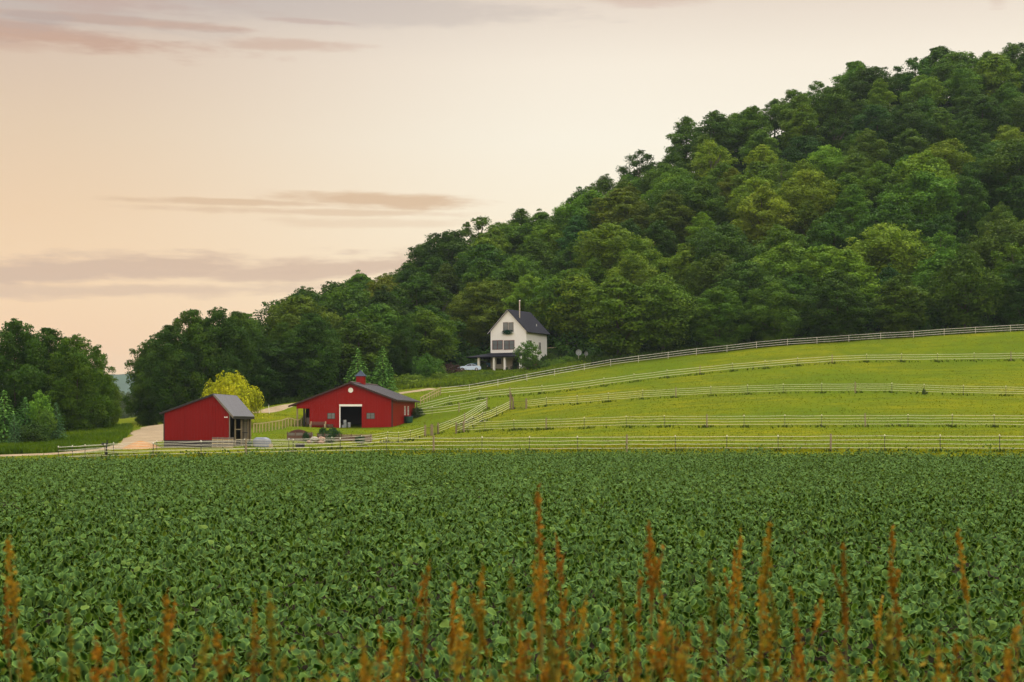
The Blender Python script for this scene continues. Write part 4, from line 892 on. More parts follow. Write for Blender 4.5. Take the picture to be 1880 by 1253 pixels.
# ------------------------------------------------------------------ fences
def fence(name, label, L, heights, hpost=1.42, rail='rope', rr=.017, sag=.02, closed=None, cat='fence'):
    P_ = [Vector(G(a[0], a[2])) for a in L]; o = P_[0].copy(); root = thing(name, label, cat, tuple(o)); r = random.Random(len(L) * 7 + int(L[0][0]))
    for p, a in zip(P_, L):
        k = a[3]; q_ = p - o; lx, ly = r.uniform(-.03, .03), r.uniform(-.03, .03)
        if k == 't':
            pm = MB().beam((q_.x, q_.y, q_.z - .4), (q_.x + lx, q_.y + ly, q_.z + hpost), .055, .055).build('post', M['tpost'], root)
            MB().lathe([(.055, -.08), (.06, 0), (.05, .05), (.02, .07)], 8, (q_.x + lx, q_.y + ly, q_.z + hpost)).build('cap', M['rope'], pm)
        elif k == 'w':
            MB().tube([(q_.x, q_.y, q_.z - .4), (q_.x + lx, q_.y + ly, q_.z + hpost + .16)], [.10, .085], 9).build('wooden_post', M['wood'], root)
        elif k == 'p':
            MB().tube([(q_.x, q_.y, q_.z - .4), (q_.x + lx, q_.y + ly, q_.z + hpost + .03)], .05, 8).build('post', M['wpost'], root)
        else:
            MB().beam((q_.x, q_.y, q_.z - .4), (q_.x + lx, q_.y + ly, q_.z + hpost), .11, .11).build('wooden_post', M['palewood'], root)
    for hh in heights:
        pts = []
        for i, p in enumerate(P_):
            q_ = p - o
            if i:
                m_ = (P_[i-1] - o + q_) / 2; pts.append((m_.x, m_.y, m_.z + hh - sag * r.uniform(.3, 2.2)))
            pts.append((q_.x, q_.y - .05, q_.z + hh + r.uniform(-.02, .02)))
        MB().tube(pts, rr, 5).build('rail', M[rail], root, True)
    return root
fence('pasture_fence', 'longest white tape fence with four strands, along the far edge of the bean field', F1, (.35, .70, 1.03, 1.36))
fence('barnyard_fence', 'white tape fence curving past the red shed and up to the gate below the barn', FB, (.35, .70, 1.03, 1.36))
fence('pasture_fence', 'second white tape fence up from the bean field, starting at the lane gate', F2, (.35, .70, 1.03, 1.34))
fence('pasture_fence', 'middle white tape fence across the pasture, starting at the tall braced posts', F3, (.40, .70, 1.0, 1.3))
fence('pasture_fence', 'second highest white tape fence, climbing from the barn corner past the braced posts', F4, (.45, .85, 1.25), rr=.024)
fence('pasture_fence', 'highest and whitest three-strand fence, along the foot of the wooded hill', F5, (.36, .78, 1.22), 1.3, rr=.034, sag=.01)
fence('lane_fence', 'short white tape fence running right from the back of the barn to the lane corner', FU, (.4, .8, 1.25), rr=.024)
fence('lane_fence', 'white tape fence climbing on the left side of the grassy lane', FL1, (.35, .70, 1.03, 1.34), rr=.024)
fence('lane_fence', 'sagging white tape fence up the right side of the grassy lane', FL2, (.35, .70, 1.03, 1.34), rr=.024, sag=.05)
# wooden stock fence behind the shed: posts, rails and wire
def woodfence(name, label, L, hp, topz, lows=(), wire=True, extra=2, toprail=True):
    P_ = [Vector(G(a[0], a[2])) for a in L]; o = P_[0].copy(); root = thing(name, label, 'fence', tuple(o)); Q = []
    for a, b in zip(P_[:-1], P_[1:]):
        for k in range(extra): Q.append(a.lerp(b, k / extra))
    Q.append(P_[-1])
    for q_ in Q:
        z = float(T(q_.x, q_.y)); l = Vector((q_.x, q_.y, z)) - o
        MB().beam((l.x, l.y, l.z - .4), (l.x, l.y, l.z + hp), .12, .12).build('wooden_post', M['palewood'], root)
    for hz_ in (([topz] if toprail else []) + list(lows)):
        mb = MB()
        for a, b in zip(Q[:-1], Q[1:]):
            za, zb = float(T(a.x, a.y)), float(T(b.x, b.y)); mb.beam((a.x-o.x, a.y-o.y-.08, za-o.z+hz_), (b.x-o.x, b.y-o.y-.08, zb-o.z+hz_), .05, .13)
        mb.build('rail', M['palewood'], root)
    if wire:
        mb = MB()
        for a, b in zip(Q[:-1], Q[1:]):
            za, zb = float(T(a.x, a.y)), float(T(b.x, b.y))
            for h_ in np.arange(.15, topz, .22): mb.beam((a.x-o.x, a.y-o.y, za-o.z+h_), (b.x-o.x, b.y-o.y, zb-o.z+h_), .014, .014)
            n = max(2, int((b - a).length / .3))
            for k in range(n):
                p = a.lerp(b, k / n); z = za + (zb - za) * k / n - o.z; mb.beam((p.x-o.x, p.y-o.y, z), (p.x-o.x, p.y-o.y, z + topz), .012, .012)
        mb.build('wire_mesh', M['tpost'], root)
    return root
woodfence('stock_fence', 'wooden post and wire fence between the red shed and the barn lean-to', FS, 1.35, 1.3, (), True, 3)
woodfence('stock_fence', 'short wooden post and rail fence stepping up to the left end of the highest fence', FH, 1.35, 1.25, (.7,), False, 2)
woodfence('garden_fence', 'old wooden rail fence at the forest edge right behind the white house', [(1003, 0, 300), (1021, 0, 300), (1043, 0, 302)], 2.1, 1.8, (), False, 1)
# gates: pipe frames with wire between stout posts
def gate(label, a, b, h=1.25, posts=True, mid=True):
    p0, p1 = Vector(G(*a)), Vector(G(*b)); root = thing('wire_gate', label, 'gate', tuple(p0)); q_ = p1 - p0; mb = MB()
    for z in (.15, h): mb.tube([(0, 0, z), (q_.x, q_.y, q_.z + z)], .03, 6)
    for t in (0.03, .97): mb.tube([(q_.x*t, q_.y*t, q_.z*t + .15), (q_.x*t, q_.y*t, q_.z*t + h)], .03, 6)
    mb.build('gate_frame', M['tpost'], root)
    mb = MB()
    for z in np.arange(.3, h, .16): mb.beam((0, 0, z), (q_.x, q_.y, q_.z + z), .016, .016)
    n = max(3, int(q_.length / .2))
    for k in range(1, n): t = k / n; mb.beam((q_.x*t, q_.y*t, q_.z*t + .15), (q_.x*t, q_.y*t, q_.z*t + h), .016, .016)
    mb.build('wire_mesh', M['tpost'], root)
    if posts:
        for v in ((0, 0, 0), tuple(q_)): MB().tube([(v[0], v[1]+.06, v[2]-.4), (v[0], v[1]+.06, v[2]+1.65)], .12, 9).build('wooden_post', M['wood'], root)
    return root
gate('narrow dark wire gate at the upper end of the barnyard fence', (781, 206), (791.5, 206.5))
gate('dark wire gate with a heavy post at the lower end of the lane', (794, 206.5), (804, 208))
gate('wire gate at the left end of the second pasture fence', (837.5, 206), (851, 205))
gate('wire gate right of the tall braced posts', (942, 227.5), (966, 226))
g_ = G(937, 228.4); bp = thing('braced_post', 'tall weathered corner posts with a slanting brace in mid pasture', 'fence post', g_)
MB().tube([(0, 0, -.4), (0, 0, 2.75)], [.17, .15], 9).build('wooden_post', M['wood'], bp); MB().tube([(.42, -.2, -.4), (.40, -.2, 1.9)], [.14, .12], 9).build('wooden_post', M['wood'], bp); MB().beam((.08, -.15, 2.5), (.62, -.4, .1), .14, .14).build('brace', M['brownwood'], bp)

# ------------------------------------------------------------------ things around the shed and barn
def pallet(label, p, rz, tilt, h=1.25, w_=1.15):
    root = thing('wooden_pallet', label, 'pallet', p, rz, 'pallets leaning at the red shed'); root.rotation_euler = (tilt, 0, rz)
    for k in range(6): MB().box(-w_/2, w_/2, -.02, .0, .04 + k*h/6, .04 + k*h/6 + .13).build('slat', M['greywood' if k % 2 else 'palewood'], root)
    for x in (-w_/2, -.05, w_/2-.1): MB().box(x, x+.1, .002, .10, 0, h+.0).build('stringer', M['greywood'], root)
for px, dz_, lb in ((398.5, 0, 'grey wooden pallet leaning on the shed front, left of the pair'), (418.5, 0, 'browner wooden pallet leaning on the shed front, right of the pair')):
    x, y = gx(px, 163.6), 163.6; pallet(lb, (x, y, float(T(x, y)) - .05), 0, -.16, 1.25, 1.2)
# tarp-covered bale
def tarp():
    x, y = gx(480, 168), 168; root = thing('covered_bale', 'hay bale under a blue-grey tarp beside the open side of the red shed', 'bale', (x, y, float(T(x, y)) - .03))
    r = rs(8); n = 28; V = []; F_ = []; m_ = 12
    for j in range(m_ + 1):
        t = j / m_; z = 1.15 * (1 - t ** 2.4); sc_ = .18 + .82 * min(1, (t * 1.6)) ** .55 if t > 0 else .02
        for k in range(n):
            a = 2*PI*k/n; cx = abs(math.cos(a)) ** .6 * math.copysign(1, math.cos(a)); cy = abs(math.sin(a)) ** .6 * math.copysign(1, math.sin(a))
            fold = 1 + .05 * t * math.sin(a * 9) + .03 * t * math.sin(a * 5 + 1); V.append((1.0 * cx * sc_ * fold + (.12 * t if cx > 0 else 0), .62 * cy * sc_ * fold, max(.03, z + r.normal(0, .012))))
    for j in range(m_):
        for k in range(n): F_.append((j*n+k, j*n+(k+1) % n, (j+1)*n+(k+1) % n, (j+1)*n+k))
    V.append((0, 0, 1.17)); mb = MB().add(V, F_ + [(k, (k+1) % n, len(V)-1) for k in range(n)]); mb.build('tarp', M['tarp'], root, True)
    mb = MB(); mb.box(.5, 1.28, -.45, .45, 0, .4); mb.build('bale', M['palewood'], root)
tarp()
x, y = gx(457, 167), 167; fe_ = thing('feed_tub', 'dark green plastic tub standing against the shed posts', 'tub', (x, y, float(T(x, y)) - .02)); MB().lathe([(.30, 0), (.36, .5), (.40, .56), (.40, .62), (.34, .62)], 18).build('tub', M['green_plastic'], fe_, True); MB().tube([(-.36, 0, .6), (-.2, 0, .85), (.2, 0, .85), (.36, 0, .6)], .02, 5).build('handle', M['black'], fe_)
# earth mound and letter box
def mound():
    r = rs(6); V = []; F_ = []; cx, cd = gx(257, 164), 164.0; n, m_ = 40, 16
    for j in range(m_ + 1):
        t = j / m_
        for k in range(n):
            a = 2*PI*k/n; rx = 2.1 * t * (1 + .10*math.sin(2*a + 1) + .06*math.sin(5*a)); ry = 2.4 * t; x = cx + rx*math.cos(a); y = cd + ry*math.sin(a)
            V.append((x, y, float(T(x, y)) - .05 + .92 * (1 - t**1.5) * (1 + .08*math.sin(7*a)*t) + r.normal(0, .015)))
    for j in range(m_):
        for k in range(n): F_.append((j*n+k, j*n+(k+1) % n, (j+1)*n+(k+1) % n, (j+1)*n+k))
    o = MB().add(V, F_).build('earth_mound', M['mound'], None, True); tag(o, 'low heap of orange-tan earth left of the red shed', 'mound')
mound()
x, y = gx(195.5, 147.5), 147.5; mx_ = thing('letter_box', 'black letter box on a post beside the dirt road', 'mailbox', (x, y, float(T(x, y)))); MB().beam((0, 0, -.4), (0, 0, 1.45), .11, .11).build('post', M['black'], mx_)
mb = MB(); mb.prism([(.11*math.cos(a), .30*0 + .12 + .12*math.sin(a) if math.sin(a) > 0 else 0.0) for a in np.linspace(PI, 0, 9)], 'x', -.5, .06); bxm = MB().add([(v[0], v[1], v[2]+1.32) for v in mb.v], mb.f).build('box', M['black'], mx_); MB().box(.02, .12, -.05, .05, 1.3, 1.85).build('flag', M['black'], mx_)
MB().box(-.12, .12, -.12, .12, .35, .62).build('newspaper_tube', M['black'], mx_)
# bench, barrels and cart along the barn front
p = ong(atbarn(bu(585), -1.1)); be = thing('garden_bench', 'weathered wooden bench with pale ends against the red barn front', 'bench', p, -R(7.5))
MB().box(-1.1, 1.1, -.05, .42, .40, .46).build('seat', M['brownwood'], be); mb = MB()
for k in range(3): mb.box(-1.1, 1.1, .44, .48, .52 + k*.16, .64 + k*.16)
mb.build('backrest', M['brownwood'], be)
for x in (-1.16, 1.16):
    MB().box(x-.12, x+.12, -.1, .5, .58, .64).build('armrest', M['palewood'], be)
    for y_ in (-.08, .44): MB().box(x-.10, x+.10, y_-.04, y_+.04, -.1, .579 if y_ < 0 else 1.02).build('leg', M['palewood'], be)
p = ong(atbarn(bu(607), -.7)); ct = thing('half_barrel', 'old dark wooden half barrel beside the bench', 'barrel', p); MB().lathe([(.42, 0), (.5, .3), (.52, .55), (.47, .56), (.44, .4)], 18).build('tub', M['brownwood'], ct, True); MB().lathe([(.525, .42), (.53, .44), (.53, .5), (.525, .52)], 18).build('hoop', M['tpost'], ct)
for u, v, r_, h_, lb in ((bu(629), 1.2, .28, 1.25, 'tall pale grey drum standing inside the barn doorway'), (bu(636.5), 1.5, .26, .86, 'shorter pale grey drum right of the tall one in the barn doorway'), (bu(627.5), .55, .2, .45, 'small grey bucket in front of the two drums in the barn doorway')):
    q_ = atbarn(u, v, .0); o = thing('drum' if h_ > .5 else 'bucket', lb, 'drum' if h_ > .5 else 'bucket', q_); MB().lathe([(r_*.95, 0), (r_, .05), (r_, h_*.33), (r_*1.03, h_*.35), (r_, h_*.37), (r_, h_*.66), (r_*1.03, h_*.68), (r_, h_*.7), (r_, h_-.03), (r_*.9, h_)], 18).build('body', M['dish'], o, True); MB().lathe([(r_*1.04, h_), (r_*1.04, h_+.04), (r_*.3, h_+.06)], 18).build('lid', M['concrete'], o, True)
p = ong(atbarn(bu(560), 1.0)); ch = thing('wooden_chair', 'brown wooden armchair under the lean-to roof of the barn', 'chair', p, -.3)
MB().box(-.5, .5, -.4, .4, .42, .5).build('seat', M['brownwood'], ch); MB().box(-.5, .5, .4, .48, .5, 1.5).build('backrest', M['greywood'], ch)
for x in (-.5, .5):
    for y_ in (-.36, .40): MB().box(x-.05, x+.05, y_-.05, y_+.05, -.1, .72).build('leg', M['brownwood'], ch)
p = ong(atbarn(7.25, 9.0)); bn = thing('water_trough', 'dark green round trough beside the right wall of the barn', 'trough', p); MB().lathe([(.62, -.1), (.66, .4), (.70, .98), (.70, 1.04), (.62, 1.04), (.6, .9)], 22).build('tank', M['green_plastic'], bn, True); MB().lathe([(.71, .97), (.73, .99), (.73, 1.04), (.71, 1.06)], 22).build('rim', M['bluecup'], bn)
p = ong((gx(494.5, 238), 238, 0)); po = thing('marker_post', 'thin white marker post beside the gravel track behind the willow', 'post', p); MB().beam((0, 0, -.3), (-.12, 0, 1.5), .12, .06).build('post', M['white'], po); MB().beam((-.10, -.035, 1.25), (-.13, -.035, 1.5), .13, .01).build('reflector', M['dish'], po)
# raised garden beds in front of the barn
def planter(label, px0, px1, d, h, seedn, mat='greywood', plants=True, pc=(.04, .085, .02)):
    x0, x1 = gx(px0, d), gx(px1, d); xm = (x0 + x1) / 2; z = float(T(xm, d)); w_ = (x1 - x0) / 2
    root = thing('raised_bed', label, 'planter', (xm, d, z))
    for k in range(3):
        a, b = -.1 + k * h / 3, -.1 + (k + 1) * h / 3 - .015
        MB().box(-w_, w_, -.65, -.6, a, b).build('side_board', M[mat if k != 1 else 'brownwood'], root)
    MB().box(-w_, w_, .6, .65, -.1, h - .1).build('side_board', M[mat], root)
    for s in (-1, 1): MB().box(s*w_ - .03, s*w_ + .03, -.599, .599, -.1, h - .1).build('end_board', M[mat], root)
    for x in np.linspace(-w_, w_, 4): MB().box(x-.06, x+.06, -.72, -.651, -.1, h).build('stake', M['brownwood'], root)
    MB().box(-w_+.04, w_-.04, -.59, .59, 0, h - .22).build('soil', M['mulch'], root)
    return root, (xm, d, z), w_
rb, c_, w_ = planter('long grey board raised bed left of the rock pile, heaped with brown mulch', 529, 573, 189, 1.15, 1)
V = []; F_ = []
for j in range(9):
    for k in range(20):
        t = j / 8; a = 2*PI*k/20; V.append((-.2 + 1.5*t*math.cos(a), .55*t*math.sin(a), .92 + .55*(1 - t*t)))
F_ = [(j*20+k, j*20+(k+1) % 20, (j+1)*20+(k+1) % 20, (j+1)*20+k) for j in range(8) for k in range(20)]
MB().add(V, F_).build('mulch_heap', M['mulch'], rb, True)
rb2, c2_, w2_ = planter('raised bed overgrown with dark green vegetables in the middle of the row', 584, 624, 190, 1.05, 2)
rb3, c3_, w3_ = planter('emptier reddish board raised bed at the right end of the row', 628, 682, 191, .95, 3, 'wood')
for px, d, h, wf, lb in ((612, 189.6, 1.35, 1.0, 'bushy dark vegetable plant in the middle raised bed'), (592, 189.8, 1.35, .6, 'low vegetable plant at the left of the middle raised bed'), (562, 188, 1.25, .5, 'leafy plant in front of the mulch bed'), (604, 187.2, 1.0, .8, 'green clump growing in front of the middle raised bed'), (660, 188.6, 1.0, .9, 'green clump growing in front of the right raised bed')):
    x, y = gx(px, d), d; z = float(T(x, y)) + (.5 if 189.3 < d < 190 else 0); put_tree('bush2', x, y, lb, h, wf, px, (.035, .085, .03), 'plant', 'plants of the barnyard garden', z, .05)
x, y = gx(551, 172), 172; tb = thing('water_tub', 'black rectangular tub on the grass behind the barnyard fence', 'tub', (x, y, float(T(x, y))))
mb = MB(); mb.box(-.52, .52, -.35, .35, -.05, .5); mb.build('tub', M['black'], tb); mb = MB(); mb.box(-.56, .56, -.39, -.351, .44, .52); mb.box(-.56, .56, .351, .39, .44, .52); mb.build('rim', M['bluecup'], tb)
rr2 = random.Random(4); k_ = 0
for i in range(14):
    px = 563 + rr2.uniform(0, 30); d = 186 + rr2.uniform(-1, 1); x, y = gx(px, d), d; s = rr2.uniform(.18, .42); lvl = .0 if i < 9 else .35
    V = []; n, m_ = 9, 6; r = rs(i)
    for j in range(m_ + 1):
        for k in range(n):
            a = 2*PI*k/n; ph = PI * j / m_; q_ = s * (1 + r.uniform(-.14, .14)); V.append((q_*math.sin(ph)*math.cos(a)*1.25, q_*math.sin(ph)*math.sin(a), s*.55 + q_*math.cos(ph)*.75))
    o = MB().add(V, [(j*n+k, (j+1)*n+k, (j+1)*n+(k+1) % n, j*n+(k+1) % n) for j in range(m_) for k in range(n)]).build('field_stone', M['stone' if i % 5 else 'concrete'], None)
    o.location = (x, y, float(T(x, y)) + lvl); tag(o, 'reddish field stone in the pile before the raised beds' if i % 5 else 'pale field stone in the pile before the raised beds', 'stone', 'stones of the rock pile' if i % 5 else 'pale stones of the rock pile')

# ------------------------------------------------------------------ cars by the house
def car(label, p, rz, paint, group=None):
    root = thing('parked_car', label, 'car', p, rz); hw = .90
    prof = [(-2.32,.42),(-2.36,.62),(-2.25,.80),(-1.2,.93),(-.95,.95),(1.55,1.0),(2.1,.98),(2.32,.86),(2.36,.55),(2.28,.32),(1.75,.24),(-1.8,.24)]
    mb = MB(); n = len(prof); V = []
    for y_, k in ((-hw, .0), (-hw*.98, 1), (hw*.98, 1), (hw, 0)):
        for (x, z) in prof: V.append((x * (1 if k else .985), y_ if k == 0 else y_, z if k == 0 else z + (.02 if z > .7 else 0)))
    mb.add(V, [tuple(range(n-1, -1, -1)), tuple(range(3*n, 4*n))] + [(r_*n+i, r_*n+(i+1) % n, (r_+1)*n+(i+1) % n, (r_+1)*n+i) for r_ in range(3) for i in range(n)])
    mb.build('body', M[paint], root)
    roof = [(-.95,.95),(-.15,1.36),(.25,1.42),(.85,1.38),(1.75,1.0)]; inset = [0, .17, .2, .17, .02]
    mb = MB(); V = [(x, s*(hw-.06-i_), z) for s in (-1, 1) for (x, z), i_ in zip(roof, inset)]
    mb.add(V, [(0,1,2,3,4)[::-1], (5,6,7,8,9), (0,1,6,5), (3,4,9,8)]); mb.build('windows', M['darkglass'], root)
    mb = MB(); mb.add([(x, s*(hw-.06-i_+.004), z+.012) for s in (-1, 1) for (x, z), i_ in zip(roof[1:4], inset[1:4])], [(0,1,4,3),(1,2,5,4)])
    for s in (-1, 1):
        for a, b in ((0, 1), (3, 4), (1, 2), (2, 3)):
            mb.beam((roof[a][0], s*(hw-.055-inset[a]), roof[a][1]), (roof[b][0], s*(hw-.055-inset[b]), roof[b][1]), .05, .06)
        mb.beam((.5, s*(hw-.24), 1.38), (.55, s*(hw-.05), 1.0), .05, .05)
    mb.build('roof', M[paint], root)
    for x in (-1.42, 1.42):
        for s in (-1, 1):
            wv = MB(); t_ = MB().lathe([(.20, -.1), (.31, -.11), (.34, -.07), (.34, .07), (.31, .11), (.20, .1)], 20); tv = [(x + v[0], s*(hw-.09) + v[2], .34 + v[1]) for v in t_.v]
            wh = wv.add(tv, t_.f).build('wheel', M['rubber'], root)
            h_ = MB().lathe([(.02, .0), (.2, .0), (.2, .02), (.02, .03)], 10); MB().add([(x + v[0], s*(hw+.02) + v[2]*s, .34 + v[1]) for v in h_.v], h_.f).build('rim', M['rim'], wh)
    for s in (-1, 1): MB().box(-2.36, -2.2, s*.7-.16, s*.7+.16, .62, .72).build('headlight', M['white'], root)
    for s in (-1, 1): MB().box(2.25, 2.37, s*.65-.2, s*.65+.2, .7, .82).build('taillight', M['redframe'], root)
    for s in (-1, 1): MB().box(-.75, -.6, s*(hw+.0)-.02 if s > 0 else -hw-.16, hw+.16 if s > 0 else -hw+.02, .95, 1.07).build('mirror', M[paint], root)
    return root
x, y = gx(861, 284), 284; car('pale blue car parked beside the porch, nose to the left', (x, y, CZ + (HY-681.8)/FP*284), .10, 'carblue')
x, y = gx(880, 293), 293; car('dark teal car mostly hidden behind the pale blue one', (x, y, float(T(x, y)) + .3), .25, 'carteal')
# satellite dishes
def dish(label, px, py, r_, d, rz):
    x, y = gx(px, d), d; zt = CZ + (HY - py) / FP * d; zg = float(T(x, y)); root = thing('satellite_dish', label, 'satellite dish', (x, y, zg), rz); h = zt - zg
    mb = MB(); n = 20; V = []; 
    for j in range(6):
        q_ = r_ * j / 5
        for k in range(n): a = 2*PI*k/n; V.append((q_*math.cos(a), -.12 + .18*(1-(j/5)**2) - .05, q_*math.sin(a)*1.02 + h))
    F_ = [(j*n+k, j*n+(k+1) % n, (j+1)*n+(k+1) % n, (j+1)*n+k) for j in range(5) for k in range(n)]
    V2 = [(v[0], v[1]+.03, v[2]) for v in V]; mb.add(V, F_).add(V2, [f[::-1] for f in F_]); mb.build('reflector', M['dish'], root, True)
    MB().tube([(0, .06, -.4), (0, .06, h)], .05, 8).build('mast', M['wpost'], root); MB().tube([(0, -.1, h - r_*.9), (0, -.7, h - .1)], .03, 6).build('feed_arm', M['tpost'], root)
dish('larger grey satellite dish on a white pole at the forest edge', 1062.2, 647.5, .60, 282, .15); dish('smaller tilted grey satellite dish right of the large one', 1075.3, 649.5, .45, 283, .5)
# porch things
def pot(label, u, v, h, wf, col, name='potted_plant'):
    p = athouse(u, v); t = thing(name, label, 'plant', p); r_ = .2 * wf
    MB().lathe([(r_*.7, 0), (r_, .32), (r_*1.1, .34), (r_*1.1, .38), (r_*.8, .36)], 14).build('pot', M['tpost'], t, True)
    c = bpy.data.objects.new('foliage', PROTO['bush2'][1]); COL.objects.link(c); c.parent = t; c.location = (0, 0, .3); s = h / 2.2; c.scale = (s*wf, s*wf, s); c.color = (*col, 1); return t
pot('dark potted plant on the lit right end of the porch', 2.9, -2.6, .75, .8, (.03, .06, .02)); pot('small potted plant beside the third porch post', 1.1, -2.55, .5, .8, (.03, .06, .02))
pot('tall dark potted plant beside the porch door', 2.3, -.6, 2.3, .55, (.025, .05, .02)); pot('potted plant at the left end of the porch', -5.6, -1.2, 1.7, .7, (.04, .08, .02)); pot('potted plant between the first two porch posts', -4.4, -2.2, 1.1, .7, (.045, .09, .02))
fl = bpy.data.objects.new('flowers', PROTO['bush2'][1]); COL.objects.link(fl); fl.parent = fbx; fl.location = ((uu0+uu1)/2, -.34, zf-.42); fl.scale = ((uu1-uu0)/3.3, .2, .36); fl.color = (.012, .06, .035, 1)
for u, rz_ in ((3.6, .3), (1.9, -.5)):
    c = thing('porch_chair', 'dark metal porch chair near the right corner post' if u > 3 else 'dark metal porch chair left of the other one', 'chair', athouse(u - .3, -1.7), rz_)
    MB().box(-.25, .25, -.25, .25, .42, .46).build('seat', M['tpost'], c); MB().box(-.25, .25, .25, .29, .46, .95).build('backrest', M['tpost'], c)
    for x in (-.22, .22):
        for y_ in (-.22, .25): MB().box(x-.02, x+.02, y_-.02, y_+.02, 0, .42).build('leg', M['tpost'], c)
ts = thing('porch_table', 'small pale round table on the porch between the chairs', 'table', athouse(2.3, -2.0)); MB().lathe([(.42, .70), (.45, .72), (.45, .75), (.1, .76)], 18).build('tabletop', M['concrete'], ts); MB().tube([(0, 0, 0), (0, 0, .7)], .05, 8).build('leg', M['tpost'], ts)

# ------------------------------------------------------------------ the bean field
def beans():
    r = rs(101); Vs, Fs, vs_, es = [], [], [], []; off = 0
    def band(d_lo, d_hi, per_m2, size, detail):
        nonlocal off
        half = 400.0 if d_lo > 60 else 360
        w_lo, w_hi = (-40 if d_hi < 40 else -60), 0
        n_est = 0
        # area of a trapezoid widened past the frame on both sides
        pxl, pxr = -330, 2210
        A_ = (pxr - pxl) / FP * (d_hi**2 - d_lo**2) / 2; n = int(A_ * per_m2)
        d = np.sqrt(r.uniform(d_lo**2, d_hi**2, n)); x = (r.uniform(pxl, pxr, n) - 940) / FP * d
        ok = d < edge_y(x) - 3.6 + .5 * np.sin(x * 2.1) + r.normal(0, .25, n); d = d[ok]; x = x[ok]; n = len(d)
        # rows run across the view, slightly oblique; canopy rounded over each row, gaps between
        rowc = (d + .04 * x) / .76; ph = rowc - np.floor(rowc) - .5
        und = .5 * np.sin(x * .9 + 2.1*np.sin(d * .35)) * np.cos(d * .8 + 1.3) + .5 * np.sin(x * .31 + d * .22)
        pht = .78 + .10 * und
        z0 = T0(x, d) + pht * (.62 + .38 * np.cos(ph * 2 * PI)) ** .9 - np.abs(r.normal(0, .09, n)) - .2 * (r.uniform(size=n) < .4)
        # random weak patches where the rows open
        z0 = z0 + .10 * np.sin(x * 8.3 + 2 * np.sin(d * 3.1)) * np.sin(d * 9.7 + 1.7 * np.sin(x * 2.3))
        hr1 = np.random.RandomState(7).uniform(0, 6.28, 400)[np.floor(rowc).astype(int) % 400]; hr2 = np.random.RandomState(8).uniform(0, 6.28, 400)[np.floor(rowc).astype(int) % 400]; hr3 = np.random.RandomState(9).uniform(-.35, .55, 400)[np.floor(rowc).astype(int) % 400]
        z0 = z0 + .13 * np.sin(x * .42 + hr1) + .07 * np.sin(x * 1.1 + hr2) + .05 * hr3
        # the crop stands in low swells: each rises steeply towards the camera and falls away gently behind
        sw = (d + .03 * x + .55 * np.sin(x * .37) + .35 * np.sin(x * .93 + 1.0)) / 2.28; sp = sw - np.floor(sw); si = np.floor(sw).astype(int) % 400
        amp = .36 * np.clip(.55 + .6 * np.sin(x * .6 + np.random.RandomState(4).uniform(0, 6.28, 400)[si]) + .35 * np.sin(x * 1.7 + np.random.RandomState(5).uniform(0, 6.28, 400)[si]), 0, 1.15)
        z0 = z0 + amp * (np.clip(sp / .07, 0, 1) * (1 - .9 * np.clip((sp - .07) / .93, 0, 1)) - .45); trough = (sp > .90) & (amp > .1)
        gap = (.6 * np.sin(x * .55 + hr1) + .5 * np.sin(x * .21 + hr2) + hr3 > .42) & (ph < .16) ; z0 = z0 - gap * .36
        keep_ = ~(gap & (r.uniform(size=n) < .82)) & ~(trough & (r.uniform(size=n) < .75)) & ~((np.abs(ph + .02) > .36) & (r.uniform(size=n) < .72)); x, d, z0, n = x[keep_], d[keep_], z0[keep_], int(keep_.sum())
        yaw = r.uniform(0, 2*PI, n); slope = r.normal(.45, .38, n)
        ax = np.stack([np.cos(yaw) * np.cos(slope), np.sin(yaw) * np.cos(slope), -np.sin(slope)], 1)
        sd = np.stack([-np.sin(yaw), np.cos(yaw), np.zeros(n)], 1); roll = r.normal(0, .42, n)
        up = np.cross(ax, sd); sd2 = sd * np.cos(roll)[:, None] + up * np.sin(roll)[:, None]; up2 = np.cross(ax, sd2); up2 = np.where(up2[:, 2:3] < 0, -up2, up2)
        L_ = size * r.uniform(.55, 1.18, n); L1 = L_[:, None]; W_ = (L_ * r.uniform(.38, .48, n))[:, None]; fold = r.uniform(-.85, .05, n)[:, None]; crv = r.uniform(.5, 1.5, n)[:, None]
        b = np.stack([x, d, z0], 1); v = r.uniform(0, 1, n)
        if detail:
            # eleven points: base, three ribs of three, tip; folded on the midrib, tip drooping
            pts = [b]
            for t, wf_, dr_ in ((.22, .80, .02), (.50, 1.0, -.08), (.74, .66, -.26)):
                m_ = b + ax * L1 * t + up2 * L1 * dr_ * crv
                e_ = up2 * W_ * wf_ * fold
                pts += [m_ + sd2 * W_ * wf_ + e_, m_, m_ - sd2 * W_ * wf_ + e_]
            pts.append(b + ax * L1 * .90 - up2 * L1 * .48 * crv)
            V = np.stack(pts, 1); K_ = 11
            q_ = [(0,1,2,2),(0,2,3,3),(1,4,5,2),(2,5,6,3),(4,7,8,5),(5,8,9,6),(7,10,8,8),(8,10,9,9)]
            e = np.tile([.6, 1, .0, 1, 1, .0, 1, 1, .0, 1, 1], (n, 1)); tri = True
        else:
            m_ = b + ax * L1 * .45; e_ = up2 * W_ * (fold - .15)
            V = np.stack([b, m_ + sd2 * W_ + e_, b + ax * L1 * .9 - up2 * L1 * .4 * crv, m_ - sd2 * W_ + e_, m_ + up2 * 0], 1); K_ = 5
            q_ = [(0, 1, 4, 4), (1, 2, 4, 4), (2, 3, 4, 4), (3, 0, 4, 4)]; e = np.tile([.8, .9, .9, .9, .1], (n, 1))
        q_ = [(a, b_, c_) if c_ == d_ else (a, b_, c_, d_) for a, b_, c_, d_ in q_]
        q2 = []
        for f in q_: q2 += [f] if len(f) == 3 else [(f[0], f[1], f[2]), (f[0], f[2], f[3])]
